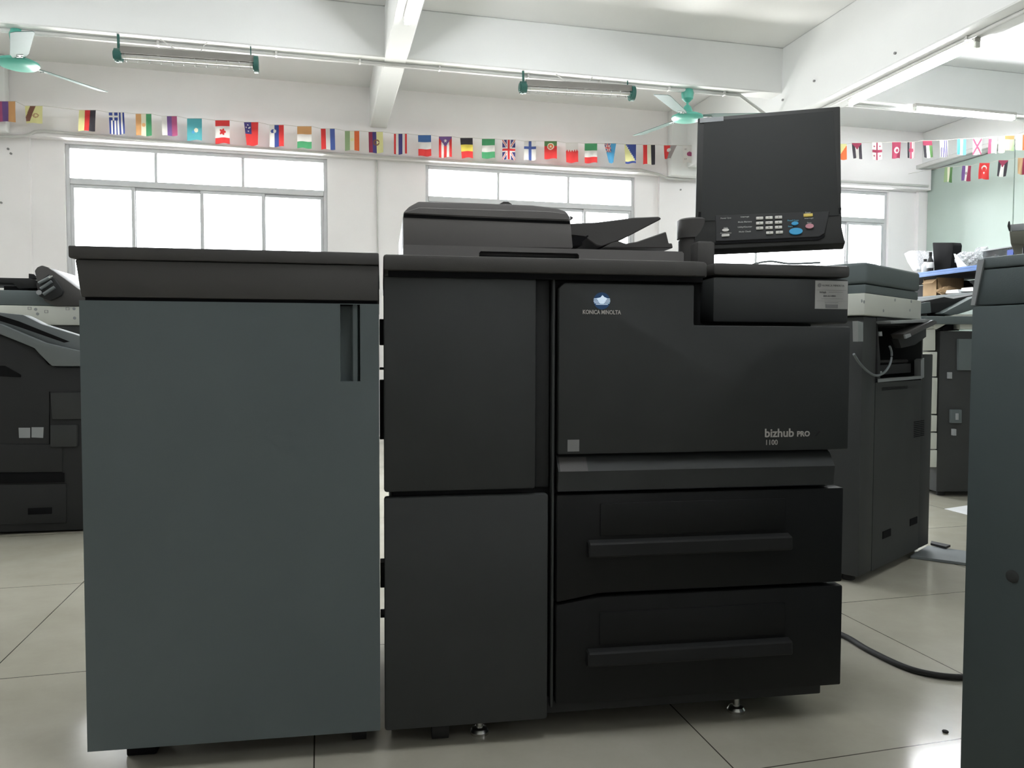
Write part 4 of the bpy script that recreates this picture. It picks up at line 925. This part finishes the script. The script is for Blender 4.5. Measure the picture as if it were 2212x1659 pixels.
def crumple(x0, x1, ya, yb, X, m, nm, lab, cat, seed, z=None):
    rnd = random.Random(seed); z = zsh if z is None else z
    ca, cb = atX(x0, yb, X), atX(x1, yb, X); cy = (ca.y+cb.y)/2; ry = abs(ca.y-cb.y)/2; h = atX((x0+x1)/2, ya, X).z-z
    b = bmesh.new(); bmesh.ops.create_icosphere(b, subdivisions=4, radius=1)
    ph = [[rnd.uniform(0, 6) for _ in range(3)] for _ in range(5)]
    for v in b.verts:
        n_ = v.co.copy(); k = 1
        for i, p in enumerate(ph): f_ = 2.2+i*1.9; k += .11/(1+i*.25)*abs(math.sin(n_.x*f_+p[0])+math.sin(n_.y*f_+p[1])*math.cos(n_.z*f_+p[2]))-.06
        v.co = n_*k
    zm = min(v.co.z for v in b.verts); zx = max(v.co.z for v in b.verts)
    for v in b.verts: v.co = Vector((X+.12+v.co.x*.11, cy+v.co.y*ry*.85, z+.003+(v.co.z-zm)/(zx-zm)*h))
    mb = MB(); mb.bm.free(); mb.bm = b
    return tag(mb.build(nm, m, smooth=False), lab, cat)
crumple(2047, 2083, 543, 583, SX+.04, FILM, 'plastic_bag', 'crumpled clear plastic bag just right of the black box', 'plastic bag', 3)
crumple(2078, 2112, 532, 580, SX+.30, FILM, 'plastic_bag', 'crumpled clear plastic bag on the shelf above the right cabinet edge', 'plastic bag', 8)
tagp = shp([(2060, 548), (2085, 575), (2088, 582), (2068, 583)], SX+.005, SX+.025, zsh, 'folded_sheet', PAP, 'white folded sheet between the two clear bags', 'paper')
# clear tray with a blue label further along
zt_ = zsh
box_ = thing('storage_tub', 'long clear plastic tub with a blue label on the shelf', 'tub', (SX+.05, sY(2150), zsh+.001))
w0 = sY(2112)-sY(2150); w1 = sY(2225)-sY(2150); ht = sz(2150, 538)-zsh
MB().box(.0, .004, w1, w0, 0, ht).box(.30, .304, w1, w0, 0, ht).box(.004, .30, w1, w1+.004, 0, ht).box(.004, .30, w0-.004, w0, 0, ht).box(.004, .3, w1+.004, w0-.004, 0, .004).build('tub_body', CLRP, box_)
MB().box(-.01, .31, w1-.01, w0+.01, ht, ht+.012, .003).build('tub_lid', LGREY, box_)
la = sY(2164)-sY(2150); lb_ = sY(2177)-sY(2150)
MB().box(-.003, 0, lb_, la, ht*.1, ht*.85).build('tub_label', BLUE2, box_)
MB().box(.05, .26, w1+.05, w0-.05, .006, ht*.5, .01).build('contents', LGREY, box_)
# lower shelf
cbx = thing('cardboard_box', 'open brown cardboard box on the lower shelf', 'box', (SX+.05, sY(2000, 630), zlw+.001))
hh = sz(2000, 601)-zlw; wy = sY(1985, 620)-sY(2000, 620)
MB().box(0, .3, -wy*.9, -wy*.9+.006, 0, hh).box(0, .3, wy, wy+.006, 0, hh).box(.294, .3, -wy*.9, wy, 0, hh).box(0, .006, -wy*.9, wy, 0, hh*.92).box(0, .3, -wy*.9, wy, 0, .006).build('carton', CARD, cbx)
MB().prism([(-.0, hh*.92), (-.05, hh*.7), (-.052, hh*.7), (-.003, hh*.93)], -wy*.9, wy*.6, 'y').build('flap', CARD, cbx)
crumple(2012, 2040, 617, 634, SX+.0, CARD, 'crumpled_paper', 'crumpled brown paper beside the cardboard box', 'paper', 12, zlw)
crumple(2040, 2075, 606, 626, SX+.36, BLK2, 'dark_bundle', 'dark crumpled bundle at the back of the lower shelf', 'bundle', 15, zlw)
for i, (x0, x1, y0, y1) in enumerate(((2042, 2072, 625, 634), (2074, 2104, 620, 630))):
    shp([(x0, y1), (x0+3, y0+2), (x1-3, y0), (x1, y1-1)], SX-.005+i*.02, SX+.2, zlw, 'paper_stack', PAP, ('low stack of white paper right of the brown paper', 'stack of white paper nearest the right cabinet')[i], 'paper')
# tall feeder unit at the far right edge behind the cabinet
_p = C0 + ray(2180, 600)*3.3
FT = Frame((_p.x, _p.y), -48)
ft = thing('paper_feeder', 'olive-grey machine with a pale tray at the right picture edge', 'machine', FT.O, FT.ang)
def tp(pts, n0, n1, nm, m, bev=0, lab=None): return MB().prism([FT.at(x, y, n0) for x, y in pts], n0, n1, 'y', bev, 2).build(nm, m, ft, lab)
e0, e1 = FT.at(2188, 600)[0], FT.at(2480, 600)[0]
MB().box(e0+.03, e1, .02, .5, 0, FT.at(2200, 532)[1], .006).build('body', BLK2, ft)
tp([(2180, 500), (2330, 490), (2330, 532), (2183, 527)], 0, .5, 'tray_housing', OLIV, .004)
tp([(2178, 479), (2181, 477), (2182, 486), (2183, 500), (2179, 498), (2176, 488)], .02, .05, 'tray_hook', BLK2, .001)
tp([(2182, 485), (2330, 470), (2330, 492), (2184, 499)], .03, .45, 'tray', LGREY, .003)

# ================================================================== FLOOR THINGS
cp = [(1.25, 2.45), (1.36, 2.34), (1.47, 2.17)] + [(atZ(x, y, 0).x, atZ(x, y, 0).y) for x, y in ((1820, 1378), (1875, 1410), (1950, 1446), (2010, 1463), (2077, 1470))] + [(1.70, 1.68), (1.84, 1.72)]
tag(MB().tube(bez([(x, y, .0085) for x, y in cp]), .008, 12).build('power_cable', RUB), 'thick black power cable curving over the tiles between the machines', 'cable')
pl = [atZ(x, y, .012) for x, y in ((1966, 1200), (2110, 1219), (2130, 1196), (2004, 1178))]
tag(MB().prism([(p.x, p.y) for p in pl], .001, .012, 'z', .001, 1).build('metal_plate', GREY2), 'flat grey metal plate on the floor beside the grey printer', 'plate')
pl = [atZ(x, y, .016) for x, y in ((2010, 1176), (2043, 1184), (2053, 1180), (2012, 1171))]
tag(MB().prism([(p.x, p.y) for p in pl], .013, .022, 'z').build('dark_strip', BLK2), 'short dark strip lying on the grey metal plate', 'strip')
pl = [atZ(x, y, .002) for x, y in ((2040, 1099), (2100, 1090), (2110, 1112), (2090, 1112))]
tag(MB().prism([(p.x, p.y) for p in pl], .001, .002, 'z').build('paper_sheet', PAP), 'white sheet of paper on the floor in the gap at right', 'paper')

# ---------------------------------------------------------------- unseen machine copies behind the camera, added to darken the lower fronts
def copy_tree(o, parent=None):
    c = o.copy(); COL.objects.link(c)
    if parent: c.parent = parent
    for ch in list(o.children): copy_tree(ch, c)
    return c
for src, lab in ((main, 'copy of the black production printer, added behind the camera to block low light'), (fin, 'copy of the blue-grey finisher cabinet, added behind the camera to block low light')):
    c = copy_tree(src); c['label'] = lab
    c.location = (0.15, -1.05, 0); c.rotation_euler = (0, 0, R_(180))

p = atZ(2042, 1582, 0); tag(MB().lathe([(.006, .0005), (.007, .002), (.006, .004), (.003, .005)], (p.x, p.y, 0), 16).build('bottle_cap', RUB), 'tiny black bottle cap lying on the tiles at lower right', 'bottle cap')  # small black bottle cap on the floor
